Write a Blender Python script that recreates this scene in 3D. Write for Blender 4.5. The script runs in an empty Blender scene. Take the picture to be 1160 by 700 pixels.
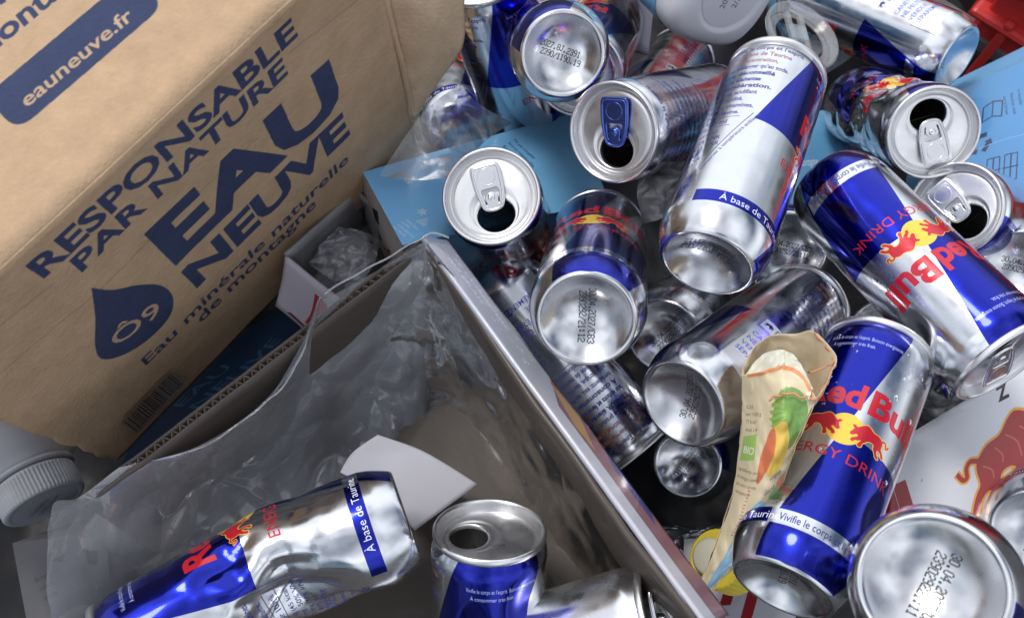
import bpy, bmesh, math, random
import numpy as np
from mathutils import Vector, Matrix, noise as mnoise
from mathutils.geometry import tessellate_polygon

# ---------------------------------------------------------------- camera, sky, sun, exposure
SC = bpy.context.scene
COL = SC.collection
FPX = 1020.0                      # focal length in pixels of the 1160x700 photograph
CAM = Vector((0, 0, 0.72))
PITCH = math.radians(70)
FW = Vector((0, math.cos(PITCH), -math.sin(PITCH)))
UP = Vector((0, math.sin(PITCH), math.cos(PITCH)))
RT = Vector((1, 0, 0))
cd = bpy.data.cameras.new('camera'); cam = bpy.data.objects.new('camera', cd); COL.objects.link(cam)
cd.sensor_width = 36; cd.lens = 36 * FPX / 1160; cd.clip_start = 0.01; cd.clip_end = 500
cam.matrix_world = Matrix.Translation(CAM) @ Matrix((RT, UP, -FW)).transposed().to_4x4()
cd.dof.use_dof = True; cd.dof.focus_distance = 0.42; cd.dof.aperture_fstop = 20
SC.camera = cam
SUN_EL, SUN_AZ = math.radians(58), math.radians(-40)     # azimuth from +Y, clockwise
W = bpy.data.worlds.new('World'); SC.world = W; W.use_nodes = True
wn, wl = W.node_tree.nodes, W.node_tree.links
bg = wn['Background']; bg.inputs[1].default_value = 0.07
sky = wn.new('ShaderNodeTexSky'); sky.sky_type = 'NISHITA'; sky.sun_disc = False
sky.sun_elevation = SUN_EL; sky.sun_rotation = SUN_AZ; sky.air_density = 1.0; sky.dust_density = 2.5
# broken cloud in the sky itself
tcw = wn.new('ShaderNodeTexCoord'); nzw = wn.new('ShaderNodeTexNoise'); nzw.inputs['Scale'].default_value = 1.5
nzw.inputs['Detail'].default_value = 2.5
rpw = wn.new('ShaderNodeValToRGB'); rpw.color_ramp.elements[0].position = 0.42; rpw.color_ramp.elements[1].position = 0.70
mxw = wn.new('ShaderNodeMix'); mxw.data_type = 'RGBA'; mxw.inputs[7].default_value = (19.5, 20.2, 21.6, 1)
wl.new(tcw.outputs['Generated'], nzw.inputs['Vector']); 
dtw = wn.new('ShaderNodeVectorMath'); dtw.operation = 'DOT_PRODUCT'; wl.new(tcw.outputs['Generated'], dtw.inputs[0]); dtw.inputs[1].default_value = (-0.30, 0.30, 0.95)
maw = wn.new('ShaderNodeMath'); maw.operation = 'MULTIPLY_ADD'; maw.inputs[1].default_value = 0.20; wl.new(dtw.outputs['Value'], maw.inputs[0]); wl.new(nzw.outputs['Fac'], maw.inputs[2])
wl.new(maw.outputs[0], rpw.inputs['Fac'])
wl.new(rpw.outputs['Color'], mxw.inputs[0]); wl.new(sky.outputs[0], mxw.inputs[6]); wl.new(mxw.outputs[2], bg.inputs[0])
sd = bpy.data.lights.new('sun', 'SUN'); sd.energy = 1.5; sd.angle = math.radians(16); sd.color = (1, 0.95, 0.88)
sun = bpy.data.objects.new('sun', sd); COL.objects.link(sun)
sdir = Vector((math.sin(SUN_AZ) * math.cos(SUN_EL), math.cos(SUN_AZ) * math.cos(SUN_EL), math.sin(SUN_EL)))
sun.rotation_euler = sdir.to_track_quat('Z', 'Y').to_euler(); sun.location = sdir * 3
SC.view_settings.view_transform = 'Standard'; SC.view_settings.look = 'None'
SC.view_settings.exposure = 0.0; SC.view_settings.gamma = 1
SC.cycles.max_bounces = 8; SC.cycles.transparent_max_bounces = 12; SC.cycles.glossy_bounces = 5
SC.cycles.diffuse_bounces = 3; SC.cycles.caustics_reflective = False; SC.cycles.caustics_refractive = False

rnd = random.Random(7)
# ---------------------------------------------------------------- geometry helpers
def P(u, v, d):
    return CAM + FW * d + RT * (d * (u - 580) / FPX) + UP * (d * (350 - v) / FPX)
def camdir(x, y, z):
    return (RT * x + UP * y + FW * z).normalized()

def tag(o, label=None, cat=None, group=None, kind=None):
    if label: o['label'] = label
    if cat: o['category'] = cat
    if group: o['group'] = group
    if kind: o['kind'] = kind
    return o
def empty(name, loc, label, cat, group=None, mw=None):
    o = bpy.data.objects.new(name, None); COL.objects.link(o); o.empty_display_size = 0.02
    o.matrix_world = mw if mw is not None else Matrix.Translation(loc)
    return tag(o, label, cat, group)
def mk(name, verts, faces, mats, parent=None, uvs=None, mi=None, smooth=True, local=True):
    """one mesh object; with a parent, verts are in the parent's space when local else world"""
    me = bpy.data.meshes.new(name)
    vs = [tuple(v) for v in verts]
    if parent is not None and not local:
        inv = parent.matrix_world.inverted(); vs = [tuple(inv @ Vector(v)) for v in vs]
    me.from_pydata(vs, [], [tuple(f) for f in faces]); me.update()
    for m in (mats if isinstance(mats, (list, tuple)) else [mats]): me.materials.append(m)
    if mi is not None: me.polygons.foreach_set('material_index', np.array(mi, dtype=np.int32))
    if uvs is not None:
        ul = me.uv_layers.new(name='UVMap')
        loops = np.zeros(len(me.loops), dtype=np.int32); me.loops.foreach_get('vertex_index', loops)
        if isinstance(uvs, np.ndarray) and len(uvs) == len(me.loops): arr = uvs
        else: arr = np.asarray(uvs, dtype=np.float64)[loops]
        ul.data.foreach_set('uv', arr.astype(np.float32).ravel())
    if smooth: me.polygons.foreach_set('use_smooth', np.ones(len(me.polygons), dtype=bool))
    o = bpy.data.objects.new(name, me); COL.objects.link(o)
    if parent is not None: o.parent = parent
    return o
def world_to_own(o, loc):
    """move a world-space mesh's origin to loc"""
    o.data.transform(Matrix.Translation(-Vector(loc))); o.location = loc; return o
def solid(o, t, off=-1):
    m = o.modifiers.new('solid', 'SOLIDIFY'); m.thickness = t; m.offset = off; return o
def bev(o, w, seg=2):
    m = o.modifiers.new('bevel', 'BEVEL'); m.width = w; m.segments = seg; m.limit_method = 'ANGLE'; return o
def grid_faces(nr, nc, wrap=False):
    f = []
    for i in range(nr - 1):
        for j in range(nc if wrap else nc - 1):
            k = (j + 1) % nc
            f.append((i * nc + j, i * nc + k, (i + 1) * nc + k, (i + 1) * nc + j))
    return f
def catmull(pts, n, closed=False):
    pts = [np.array(p, dtype=float) for p in pts]; m = len(pts); out = []
    segs = m if closed else m - 1
    tot = n if closed else n - 1
    for i in range(n):
        t = i * segs / tot
        k = min(int(t), segs - 1); t -= k
        g = (lambda q: pts[q % m]) if closed else (lambda q: pts[min(max(q, 0), m - 1)])
        a, b, c, d = g(k - 1), g(k), g(k + 1), g(k + 2)
        out.append(0.5 * (2 * b + (c - a) * t + (2 * a - 5 * b + 4 * c - d) * t * t + (3 * b - a - 3 * c + d) * t ** 3))
    return out
def sheet_pts(ctrl, nr, nc, wr=0, sc=20, seed=0, fine=0):
    """ctrl rows of (u,v,d) -> smooth world grid, wrinkled by wr metres"""
    rows = [catmull(r, nc) for r in ctrl]
    cols = [catmull([r[j] for r in rows], nr) for j in range(nc)]
    pts = [P(*cols[j][i]) for i in range(nr) for j in range(nc)]
    if wr:
        out = []
        for p in pts:
            q = p * sc + Vector((seed * 7.1, seed * 3.3, 0))
            r = 1 - abs(mnoise.noise(q)) * 2.2
            q2 = q * 1.1 + Vector((5, 5, 5)) + Vector((mnoise.noise(q * 2), mnoise.noise(q * 2 + Vector((9, 0, 0))), 0)) * .35
            F = mnoise.voronoi(q2)[0]; G = mnoise.voronoi(q2 * 2.7)[0]
            h = wr * (r * 0.4 + 1.9 * min(F[1] - F[0], .6) + .7 * min(G[1] - G[0], .5)) + fine * mnoise.noise(q * 7)
            out.append(p - FW * h)
        pts = out
    return pts
def sheet(name, ctrl, nr, nc, mat, parent=None, wr=0, sc=20, seed=0, fine=0, th=0):
    pts = sheet_pts(ctrl, nr, nc, wr, sc, seed, fine)
    uvs = [(j / (nc - 1), 1 - i / (nr - 1)) for i in range(nr) for j in range(nc)]
    o = mk(name, pts, grid_faces(nr, nc), mat, parent, uvs, local=False)
    if parent is None: world_to_own(o, pts[len(pts) // 2])
    if th: solid(o, th, 0)
    return o
def tube_pts(path, r, n=10):
    vs = []
    pv = [Vector(p) for p in path]
    ref = Vector((0.3, 0.5, 0.81))
    for i, p in enumerate(pv):
        t = (pv[min(i + 1, len(pv) - 1)] - pv[max(i - 1, 0)]).normalized()
        a = t.cross(ref).normalized(); b = t.cross(a)
        for k in range(n):
            th = 2 * math.pi * k / n
            vs.append(p + (a * math.cos(th) + b * math.sin(th)) * r)
    return vs, grid_faces(len(pv), n, True)
def lathe(prof, n=64):
    """(r,z) profile -> verts, faces round local z"""
    vs = [(r * math.cos(2 * math.pi * k / n), r * math.sin(2 * math.pi * k / n), z) for r, z in prof for k in range(n)]
    return vs, grid_faces(len(prof), n, True)
def axis_matrix(B, T, ref_world, theta):
    """frame at B, z toward T; the local angle theta (rad) is turned toward ref_world"""
    z = (T - B).normalized()
    r = ref_world - z * ref_world.dot(z); r.normalize()
    y = z.cross(r)
    c, s = math.cos(-theta), math.sin(-theta)
    x2 = r * c + y * s; y2 = z.cross(x2)
    m = Matrix((x2, y2, z)).transposed().to_4x4(); m.translation = B
    return m

# ---------------------------------------------------------------- drawing of printed surfaces (made here, no files)
def srgb(r, g, b): return (r / 255, g / 255, b / 255)
class Canvas:
    SS = 2
    def __init__(s, w, h, px, bg=(1, 1, 1), metal=0.0):
        """w x h in the surface's own units, px pixels per unit"""
        s.w, s.h, s.px = w, h, px * s.SS
        s.W, s.H = int(round(w * s.px / s.SS)) * s.SS, int(round(h * s.px / s.SS)) * s.SS
        s.a = np.empty((s.H, s.W, 4), np.float32); s.a[:, :, :3] = bg; s.a[:, :, 3] = metal
    def tris(s, T, col, metal=0.0, alpha=1.0):
        T = np.asarray(T, float) * s.px
        c = np.array([*col, metal], np.float32)
        mn = np.floor(T.min(1)).astype(int); mx = np.ceil(T.max(1)).astype(int)
        for t, (x0, y0), (x1, y1) in zip(T, mn, mx):
            x0 = max(x0, 0); y0 = max(y0, 0); x1 = min(x1 + 1, s.W); y1 = min(y1 + 1, s.H)
            if x0 >= x1 or y0 >= y1: continue
            (ax, ay), (bx, by), (cx, cy) = t
            ar = (bx - ax) * (cy - ay) - (cx - ax) * (by - ay)
            if abs(ar) < 1e-9: continue
            if ar < 0: bx, by, cx, cy = cx, cy, bx, by
            X = np.arange(x0, x1)[None, :] + 0.5; Y = np.arange(y0, y1)[:, None] + 0.5
            e = 1e-4
            m = ((bx - ax) * (Y - ay) - (by - ay) * (X - ax) >= -e) & ((cx - bx) * (Y - by) - (cy - by) * (X - bx) >= -e) & ((ax - cx) * (Y - cy) - (ay - cy) * (X - cx) >= -e)
            if alpha >= 1: s.a[y0:y1, x0:x1][m] = c
            else:
                q = s.a[y0:y1, x0:x1]; q[m] = q[m] * (1 - alpha) + c * alpha
    def poly(s, pts, col, metal=0.0, alpha=1.0, smooth=0):
        if smooth: pts = catmull(pts, smooth, True)
        v = [Vector((p[0], p[1], 0)) for p in pts]
        tr = tessellate_polygon([v])
        s.tris([[(v[i].x, v[i].y) for i in t] for t in tr], col, metal, alpha)
    def rect(s, x0, y0, x1, y1, col, metal=0.0): s.poly([(x0, y0), (x1, y0), (x1, y1), (x0, y1)], col, metal)
    def disc(s, x, y, r, col, metal=0.0, ry=None):
        ry = ry or r
        s.poly([(x + r * math.cos(a * math.pi / 18), y + ry * math.sin(a * math.pi / 18)) for a in range(36)], col, metal)
    def stroke(s, pts, w, col, metal=0.0, smooth=0, closed=False):
        if smooth: pts = catmull(pts, smooth, closed)
        pts = [np.array(p, float)[:2] for p in pts]
        if closed: pts = pts + [pts[0]]
        T = []
        for a, b in zip(pts, pts[1:]):
            d = b - a; L = np.hypot(*d)
            if L < 1e-9: continue
            d /= L; n = np.array([-d[1], d[0]]) * w / 2; e = d * w * 0.25
            p = [a - e + n, a - e - n, b + e - n, b + e + n]
            T += [[p[0], p[1], p[2]], [p[0], p[2], p[3]]]
        s.tris(T, col, metal)
    def text(s, t, x, y, size, col, bold=0, xs=1.0, rot=0, shear=0, metal=0.0, align='L', fit=None, curve=None, alpha=1.0):
        T = glyphs(t, bold, shear)
        if T is None: return
        T = T.copy()
        w = T[:, :, 0].max()
        if fit: xs = fit / (w * size)
        T[:, :, 0] *= size * xs; T[:, :, 1] *= size
        w *= size * xs
        if align == 'C': T[:, :, 0] -= w / 2
        if curve: T[:, :, 1] += curve * (T[:, :, 0]) ** 2
        c, n = math.cos(rot), math.sin(rot)
        X = T[:, :, 0] * c - T[:, :, 1] * n + x; Y = T[:, :, 0] * n + T[:, :, 1] * c + y
        s.tris(np.stack([X, Y], 2), col, metal, alpha)
    def text3(s, t, BL, BR, TL, col, bold=0, cap=0.729, x0=None, metal=0.0):
        """text laid with its baseline from BL to BR and its capitals' height from BL to TL"""
        T = glyphs(t, bold, 0)
        lo = T[:, :, 0].min(); w = T[:, :, 0].max() - lo
        A = (T[:, :, 0:1] - lo) / w; B = T[:, :, 1:2] / cap
        BL, BR, TL = map(np.array, (BL, BR, TL))
        s.tris(BL + A * (BR - BL) + B * (TL - BL), col, metal)
    def images(s, name, metal=False):
        q = s.a.reshape(s.H // s.SS, s.SS, s.W // s.SS, s.SS, 4).mean((1, 3))
        h, w = q.shape[:2]
        im = bpy.data.images.new(name, w, h); z = np.ones((h, w, 4), np.float32); z[:, :, :3] = q[:, :, :3]
        im.pixels.foreach_set(z.ravel()); im.update(); im.pack()
        if not metal: return im
        im2 = bpy.data.images.new(name + '_metal', w, h); im2.colorspace_settings.name = 'Non-Color'
        z[:, :, :3] = q[:, :, 3:4]; im2.pixels.foreach_set(z.ravel()); im2.update(); im2.pack()
        return im, im2
_gc = {}
def glyphs(t, bold=0, shear=0):
    k = (t, bold, shear)
    if k not in _gc:
        cu = bpy.data.curves.new('t', 'FONT'); cu.body = t; cu.size = 1; cu.offset = bold; cu.shear = shear
        cu.resolution_u = 3; cu.fill_mode = 'FRONT'
        o = bpy.data.objects.new('t', cu); me = o.to_mesh()
        me.calc_loop_triangles()
        v = np.zeros(len(me.vertices) * 3, np.float32); me.vertices.foreach_get('co', v); v = v.reshape(-1, 3)[:, :2]
        tr = np.zeros(len(me.loop_triangles) * 3, np.int32); me.loop_triangles.foreach_get('vertices', tr)
        _gc[k] = v[tr.reshape(-1, 3)].astype(float) if len(tr) else None
        o.to_mesh_clear(); bpy.data.objects.remove(o); bpy.data.curves.remove(cu)
    return _gc[k]

BULL = [(.10, .60), (.22, .66), (.38, .66), (.50, .73), (.60, .76), (.70, .70), (.78, .62), (.84, .58), (.90, .62), (.97, .60), (.93, .54), (.90, .50), (.93, .42), (.97, .34), (.93, .28), (.86, .31),
        (.80, .36), (.75, .33), (.80, .26), (.88, .20), (.90, .12), (.83, .10), (.79, .16), (.70, .20), (.64, .25), (.66, .17), (.70, .08), (.64, .03), (.58, .07), (.58, .15), (.52, .25), (.44, .33), (.34, .35),
        (.27, .31), (.26, .22), (.19, .13), (.13, .04), (.04, .02), (.04, .08), (.11, .14), (.14, .24), (.09, .26), (.01, .22), (-.05, .13), (-.12, .14), (-.09, .21), (-.03, .29), (.04, .36), (.04, .48), (.06, .56)]
TAIL = [(.08, .58), (.0, .62), (-.06, .58), (-.08, .50), (-.13, .50), (-.17, .58)]
def bull(c, x, y, w, flip, col, edge=None, metal=0.0, rot=0.0, line=None):
    f = -1 if flip else 1
    cr, sr = math.cos(rot), math.sin(rot)
    tr = lambda p: (x + cr * f * (p[0] - .45) * w - sr * (p[1] - .38) * w, y + sr * f * (p[0] - .45) * w + cr * (p[1] - .38) * w)
    b = [tr(p) for p in BULL]; t = [tr(p) for p in TAIL]
    if edge:
        c.stroke(b, .05 * w, edge, metal, 150, True); c.stroke(t, .085 * w, edge, metal, 30)
    c.poly(b, col, metal, smooth=150); c.stroke(t, .045 * w, col, metal, 30)
    if line:
        for l in ([(.12, .5), (.2, .42), (.2, .34)], [(.45, .62), (.55, .5), (.56, .36)], [(.62, .6), (.7, .5), (.7, .4)], [(.3, .58), (.36, .48), (.34, .42)]):
            c.stroke([tr(p) for p in l], .014 * w, line, metal, 12)

# ---------------------------------------------------------------- materials
def mat(name, col=(0.5, 0.5, 0.5), rough=0.5, metal=0.0, img=None, mimg=None, noise=0, nscale=60, bump=0, bscale=200, coat=0, alpha=1, trans=0, sheen=0, flute=0, spec=0.5, ext='CLIP', rvar=0, sss=0, aniso=0, stretch=None):
    m = bpy.data.materials.new(name); m.use_nodes = True; n, l = m.node_tree.nodes, m.node_tree.links
    b = n['Principled BSDF']; b.inputs['Roughness'].default_value = rough; b.inputs['Metallic'].default_value = metal
    b.inputs['Base Color'].default_value = (*col, 1); b.inputs['Specular IOR Level'].default_value = spec
    b.inputs['Coat Weight'].default_value = coat; b.inputs['Coat Roughness'].default_value = 0.08
    b.inputs['Alpha'].default_value = alpha; b.inputs['Transmission Weight'].default_value = trans
    b.inputs['Anisotropic'].default_value = aniso
    if sss: b.inputs['Subsurface Weight'].default_value = sss; b.inputs['Subsurface Scale'].default_value = 0.004
    src = None
    if img:
        t = n.new('ShaderNodeTexImage'); t.image = img; t.extension = ext; t.interpolation = 'Cubic'; src = t.outputs[0]
        l.new(src, b.inputs['Base Color'])
    if mimg:
        t2 = n.new('ShaderNodeTexImage'); t2.image = mimg; t2.extension = ext; l.new(t2.outputs[0], b.inputs['Metallic'])
    tc = n.new('ShaderNodeTexCoord'); vec = tc.outputs['Object']
    if stretch:
        mp = n.new('ShaderNodeMapping'); mp.inputs['Scale'].default_value = stretch; l.new(vec, mp.inputs[0]); vec = mp.outputs[0]
    if noise:
        z = n.new('ShaderNodeTexNoise'); z.inputs['Scale'].default_value = nscale; z.inputs['Detail'].default_value = 6; z.inputs['Roughness'].default_value = 0.65
        l.new(vec, z.inputs['Vector'])
        mr = n.new('ShaderNodeMapRange'); mr.inputs[1].default_value = 0.25; mr.inputs[2].default_value = 0.75; mr.inputs[3].default_value = 1 - noise; mr.inputs[4].default_value = 1 + noise * 0.6
        l.new(z.outputs[0], mr.inputs[0])
        mx = n.new('ShaderNodeMix'); mx.data_type = 'RGBA'; mx.blend_type = 'MULTIPLY'; mx.inputs[0].default_value = 1
        if src: l.new(src, mx.inputs[6])
        else: mx.inputs[6].default_value = (*col, 1)
        l.new(mr.outputs[0], mx.inputs[7]); l.new(mx.outputs[2], b.inputs['Base Color'])
    if rvar:
        z = n.new('ShaderNodeTexNoise'); z.inputs['Scale'].default_value = 90; z.inputs['Detail'].default_value = 5
        l.new(vec, z.inputs['Vector'])
        mr = n.new('ShaderNodeMapRange'); mr.inputs[1].default_value = 0.35; mr.inputs[2].default_value = 0.7; mr.inputs[3].default_value = rough - rvar * .5; mr.inputs[4].default_value = rough + rvar
        l.new(z.outputs[0], mr.inputs[0]); l.new(mr.outputs[0], b.inputs['Roughness'])
    if bump:
        z = n.new('ShaderNodeTexNoise'); z.inputs['Scale'].default_value = bscale; z.inputs['Detail'].default_value = 4
        l.new(vec, z.inputs['Vector'])
        bp = n.new('ShaderNodeBump'); bp.inputs['Strength'].default_value = bump; bp.inputs['Distance'].default_value = 0.001
        l.new(z.outputs[0], bp.inputs['Height']); l.new(bp.outputs[0], b.inputs['Normal'])
        if flute:
            wv = n.new('ShaderNodeTexWave'); wv.bands_direction = 'Y'; wv.inputs['Scale'].default_value = flute; wv.inputs['Distortion'].default_value = .6; wv.inputs['Detail'].default_value = 1
            l.new(tc.outputs['UV'], wv.inputs['Vector']); b2 = n.new('ShaderNodeBump'); b2.inputs['Strength'].default_value = .035; b2.inputs['Distance'].default_value = .001
            l.new(wv.outputs['Fac'], b2.inputs['Height']); l.new(bp.outputs[0], b2.inputs['Normal']); l.new(b2.outputs[0], b.inputs['Normal'])
    return m
def film_mat(name, tint=(0.93, 0.94, 0.96), milk=0.12, rough=0.12, gloss=1.2, bst=0.6):
    """thin clear plastic: mostly see-through, a little milky, glossy by its Fresnel angle"""
    m = bpy.data.materials.new(name); m.use_nodes = True; n, l = m.node_tree.nodes, m.node_tree.links
    n.remove(n['Principled BSDF']); out = n['Material Output']
    tr = n.new('ShaderNodeBsdfTransparent'); tr.inputs[0].default_value = (*tint, 1)
    df = n.new('ShaderNodeBsdfDiffuse'); df.inputs[0].default_value = (0.75, 0.78, 0.84, 1)
    gl = n.new('ShaderNodeBsdfGlossy'); gl.inputs['Roughness'].default_value = rough; gl.inputs[0].default_value = (0.95, 0.95, 0.95, 1)
    tc = n.new('ShaderNodeTexCoord'); nz = n.new('ShaderNodeTexNoise'); nz.inputs['Scale'].default_value = 16; nz.inputs['Detail'].default_value = 5; nz.inputs['Distortion'].default_value = 1.0
    l.new(tc.outputs['Object'], nz.inputs['Vector'])
    mr = n.new('ShaderNodeMapRange'); mr.inputs[1].default_value = 0.35; mr.inputs[2].default_value = 0.75; mr.inputs[3].default_value = milk * 0.7; mr.inputs[4].default_value = milk * 1.3
    l.new(nz.outputs[0], mr.inputs[0])
    bp = n.new('ShaderNodeBump'); bp.inputs['Strength'].default_value = bst; bp.inputs['Distance'].default_value = 0.003; l.new(nz.outputs[0], bp.inputs['Height'])
    vo = n.new('ShaderNodeTexVoronoi'); vo.feature = 'DISTANCE_TO_EDGE'; vo.inputs['Scale'].default_value = 30
    ds = n.new('ShaderNodeMix'); ds.data_type = 'RGBA'; ds.inputs[0].default_value = .012; l.new(tc.outputs['Object'], ds.inputs[6]); l.new(nz.outputs['Color'], ds.inputs[7]); l.new(ds.outputs[2], vo.inputs['Vector'])
    pw = n.new('ShaderNodeMath'); pw.operation = 'MINIMUM'; pw.inputs[1].default_value = .25; l.new(vo.outputs['Distance'], pw.inputs[0])
    b2 = n.new('ShaderNodeBump'); b2.inputs['Strength'].default_value = .22; b2.inputs['Distance'].default_value = .006; l.new(pw.outputs[0], b2.inputs['Height']); l.new(bp.outputs[0], b2.inputs['Normal']); bp = b2
    l.new(bp.outputs[0], gl.inputs['Normal']); l.new(bp.outputs[0], df.inputs['Normal'])
    m1 = n.new('ShaderNodeMixShader'); l.new(mr.outputs[0], m1.inputs[0]); l.new(tr.outputs[0], m1.inputs[1]); l.new(df.outputs[0], m1.inputs[2])
    fr = n.new('ShaderNodeFresnel'); fr.inputs[0].default_value = 1.45; l.new(bp.outputs[0], fr.inputs['Normal'])
    ma = n.new('ShaderNodeMath'); ma.operation = 'MULTIPLY'; ma.inputs[1].default_value = gloss; l.new(fr.outputs[0], ma.inputs[0])
    m2 = n.new('ShaderNodeMixShader'); l.new(ma.outputs[0], m2.inputs[0]); l.new(m1.outputs[0], m2.inputs[1]); l.new(gl.outputs[0], m2.inputs[2])
    l.new(m2.outputs[0], out.inputs[0])
    return m

M_ALU = mat('aluminium', (0.78, 0.79, 0.81), 0.24, 1.0, rvar=0.12)
M_LID = mat('lid_aluminium', (0.74, 0.74, 0.75), 0.30, 1.0, rvar=0.12)
M_TAB = mat('tab_aluminium', (0.80, 0.80, 0.82), 0.22, 1.0)
M_TABBLUE = mat('blue_tab', (0.10, 0.16, 0.55), 0.22, 1.0)
FILM = film_mat('clear_film', milk=0.10)
FILM_MILKY = film_mat('milky_film', milk=0.30, rough=0.07, gloss=1.9, bst=.25)

# ---------------------------------------------------------------- the drink can's print
CR, CH = 26.5, 134.0
CW = 2 * math.pi * CR
BLUE, SILV, RED, YEL, NAVY, SATIN = srgb(15, 30, 158), srgb(214, 217, 222), srgb(205, 30, 50), srgb(250, 205, 70), srgb(30, 36, 120), srgb(222, 225, 232)
def can_label():
    c = Canvas(CW, CH, 9, SILV, 1.0)
    X0 = CW / 2
    # x on the canvas: the front of the can is at CW/2
    for cx in (X0,):
        c.poly([(cx - 27, 131), (cx + 15, 131), (cx, 66), (cx - 46, 71)], BLUE, 1.0)
        c.poly([(cx + 27, 0), (cx - 17, 0), (cx, 66), (cx + 46, 61)], BLUE, 1.0)
        # bands near the base
        c.rect(cx - 60, 15, cx - 14.2, 22, BLUE, 1.0); c.poly([(cx - 13.4, 15), (cx + 30, 15), (cx + 33, 22), (cx - 11.6, 22)], SILV, 1.0)
        c.text('À base de Taurine.', cx - 48, 16.7, 5.2, (0.95, .96, 1), 0, 1.0)
        c.text("Vivifie le corps et l'esprit.", cx - 10, 16.9, 5.0, NAVY, 0.004, fit=38)
        # sun, bulls, lettering
        c.disc(cx + 1, 68, 8.0, YEL, .3)
        bull(c, cx - 9.5, 68, 16, False, RED, YEL, .3); bull(c, cx + 11.5, 68, 16, True, RED, YEL, .3)
        c.text('Red', cx - 22, 80, 18.0, RED, 0.035, fit=26, metal=.3); c.text('Bull', cx + 6, 80, 18.0, RED, 0.035, fit=28, metal=.3)
        c.text('ENERGY DRINK', cx - 27, 52, 7.2, RED, 0.002, fit=57, metal=.3)
        c.text("Vivifie le corps et l'esprit. Boisson énergisante.", cx - 22, 118, 3.0, (.85, .87, .95), 0, fit=34)
        c.text('À consommer très frais.', cx - 20, 114, 3.0, (.85, .87, .95), 0, fit=20)
    # information side: the lines run on over the seam
    def wrapped(f):
        f(0); f(CW)
    NV = srgb(34, 38, 120); RD = srgb(140, 80, 100)
    lines = [("Red Bull Energy Drink. Vivifie le corps et l'esprit", NV), ("Boisson énergisante stimulant à base de Taurine", RD), ("en cas de fatigue et manque de concentration,", RD), ("caféine. Ce produit ne doit pas se mélanger qu'au soda.", NV),
             ("TENEUR élevée en caféine, déconseillé", NV), ("aux enfants et femmes enceintes ou allaitantes", NV), ("À consommer avec modération.", NV), ("Ingrédients: eau, saccharose, glucose, acidifiant", NV), ("acide citrique, taurine, correcteur d'acidité,", NV),
             ("carbonate de magnésium, caféine, vitamines,", NV), ("arômes, colorants: caramel, riboflavine.", NV)]
    def info(o):
        y = 122
        for i, (t, col) in enumerate(lines):
            c.text(t, o - 26, y, 4.1, col, 0.03 if i in (4, 5, 6) else 0.018, fit=76 - i * 1.7 - (i % 3) * 4, metal=.1); y -= 4.9
        c.stroke([(o - 10, y + 3), (o + 30, y + 3)], .35, NV); c.text('pour 100 ml', o + 4, y - 1.6, 4.2, NV, .012, metal=.2)
        y -= 3; c.stroke([(o - 10, y), (o + 27, y)], .35, NV)
        for i, t in enumerate(('192 kJ (45 kcal)', '8 mg   50% VNR', '2 mg 143% VNR', '80% VNR', '100% VNR')):
            c.text(t, o - 1 + i * .6, y - 5 - i * 4.3, 3.7, NV, .004, metal=.2)
        c.stroke([(o + 36, y + 9), (o + 18, y - 30)], .4, NV)
        c.text('Conserver à température ambiante.', o + 21.5, y - 30, 3.0, NV, .003, rot=math.radians(65))
        for i, t in enumerate(('Produit par Red Bull GmbH', 'Agiter doucement de', 'préférence avant :', 'voir sous la boîte')): c.text(t, o - 3, 45 - i * 4.2, 3.3, NV, .004, metal=.2, fit=17)
        c.text('250ml e', o - 3, 25.0, 6.2, NV, .012, metal=.2)
        # satin panel by the base
        c.rect(o - 29, 14, o - 6, 50, SATIN, .5)
        for i, t in enumerate(('CANETTE QUI', 'NE PEUT ÊTRE', 'VENDUE', 'SÉPARÉMENT')): c.text(t, o - 27.5, 42 - i * 5.6, 4.6, srgb(70, 80, 190), .004, metal=.2)
        c.rect(o - 28, 52, o - 12, 60, (.93, .94, .97), .1)
        bull(c, o - 24.5, 56, 5, False, NV); c.stroke([(o - 20, 53.5), (o - 14, 53.5), (o - 14, 58.5), (o - 20, 58.5)], .5, NV, closed=True)
        c.stroke([(o - 30, 12), (o - 30, 30)], .3, NV)
    wrapped(info)
    return c.images('can_label', True)
IMG_CAN, IMG_CANM = can_label()

DOTS = {'0': (14, 17, 17, 17, 17, 17, 14), '1': (4, 12, 4, 4, 4, 4, 14), '2': (14, 17, 1, 6, 8, 16, 31), '3': (14, 17, 1, 6, 1, 17, 14), '4': (2, 6, 10, 18, 31, 2, 2), '5': (31, 16, 30, 1, 1, 17, 14),
        '6': (14, 16, 16, 30, 17, 17, 14), '7': (31, 1, 2, 4, 4, 8, 8), '8': (14, 17, 17, 14, 17, 17, 14), '9': (14, 17, 17, 15, 1, 1, 14), '.': (0, 0, 0, 0, 0, 12, 12), ':': (0, 12, 12, 0, 12, 12, 0), '/': (1, 1, 2, 4, 8, 16, 16),
        'C': (14, 17, 16, 16, 16, 17, 14), 'B': (30, 17, 17, 30, 17, 17, 30), 'J': (7, 2, 2, 2, 2, 18, 12), 'A': (14, 17, 17, 31, 17, 17, 17), ' ': (0,) * 7}
def code_image(l1, l2):
    c = Canvas(44, 44, 10, srgb(206, 208, 212), 1.0)
    K = srgb(20, 20, 22)
    for t, x0, y0 in ((l1, 10, 22.6), (l2, 11.5, 18.4)):       # dot-printed: 5x7 cells
        for i, ch in enumerate(t):
            for r_, row in enumerate(DOTS[ch]):
                for q_ in range(5):
                    if row >> (4 - q_) & 1: c.disc(x0 + i * 1.85 + q_ * .32 + rnd.uniform(-.04, .04), y0 + (6 - r_) * .48 + .10 * math.sin(i * 1.3) + rnd.uniform(-.04, .04), .23, K)
    return c.images('base_code', True)
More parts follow.
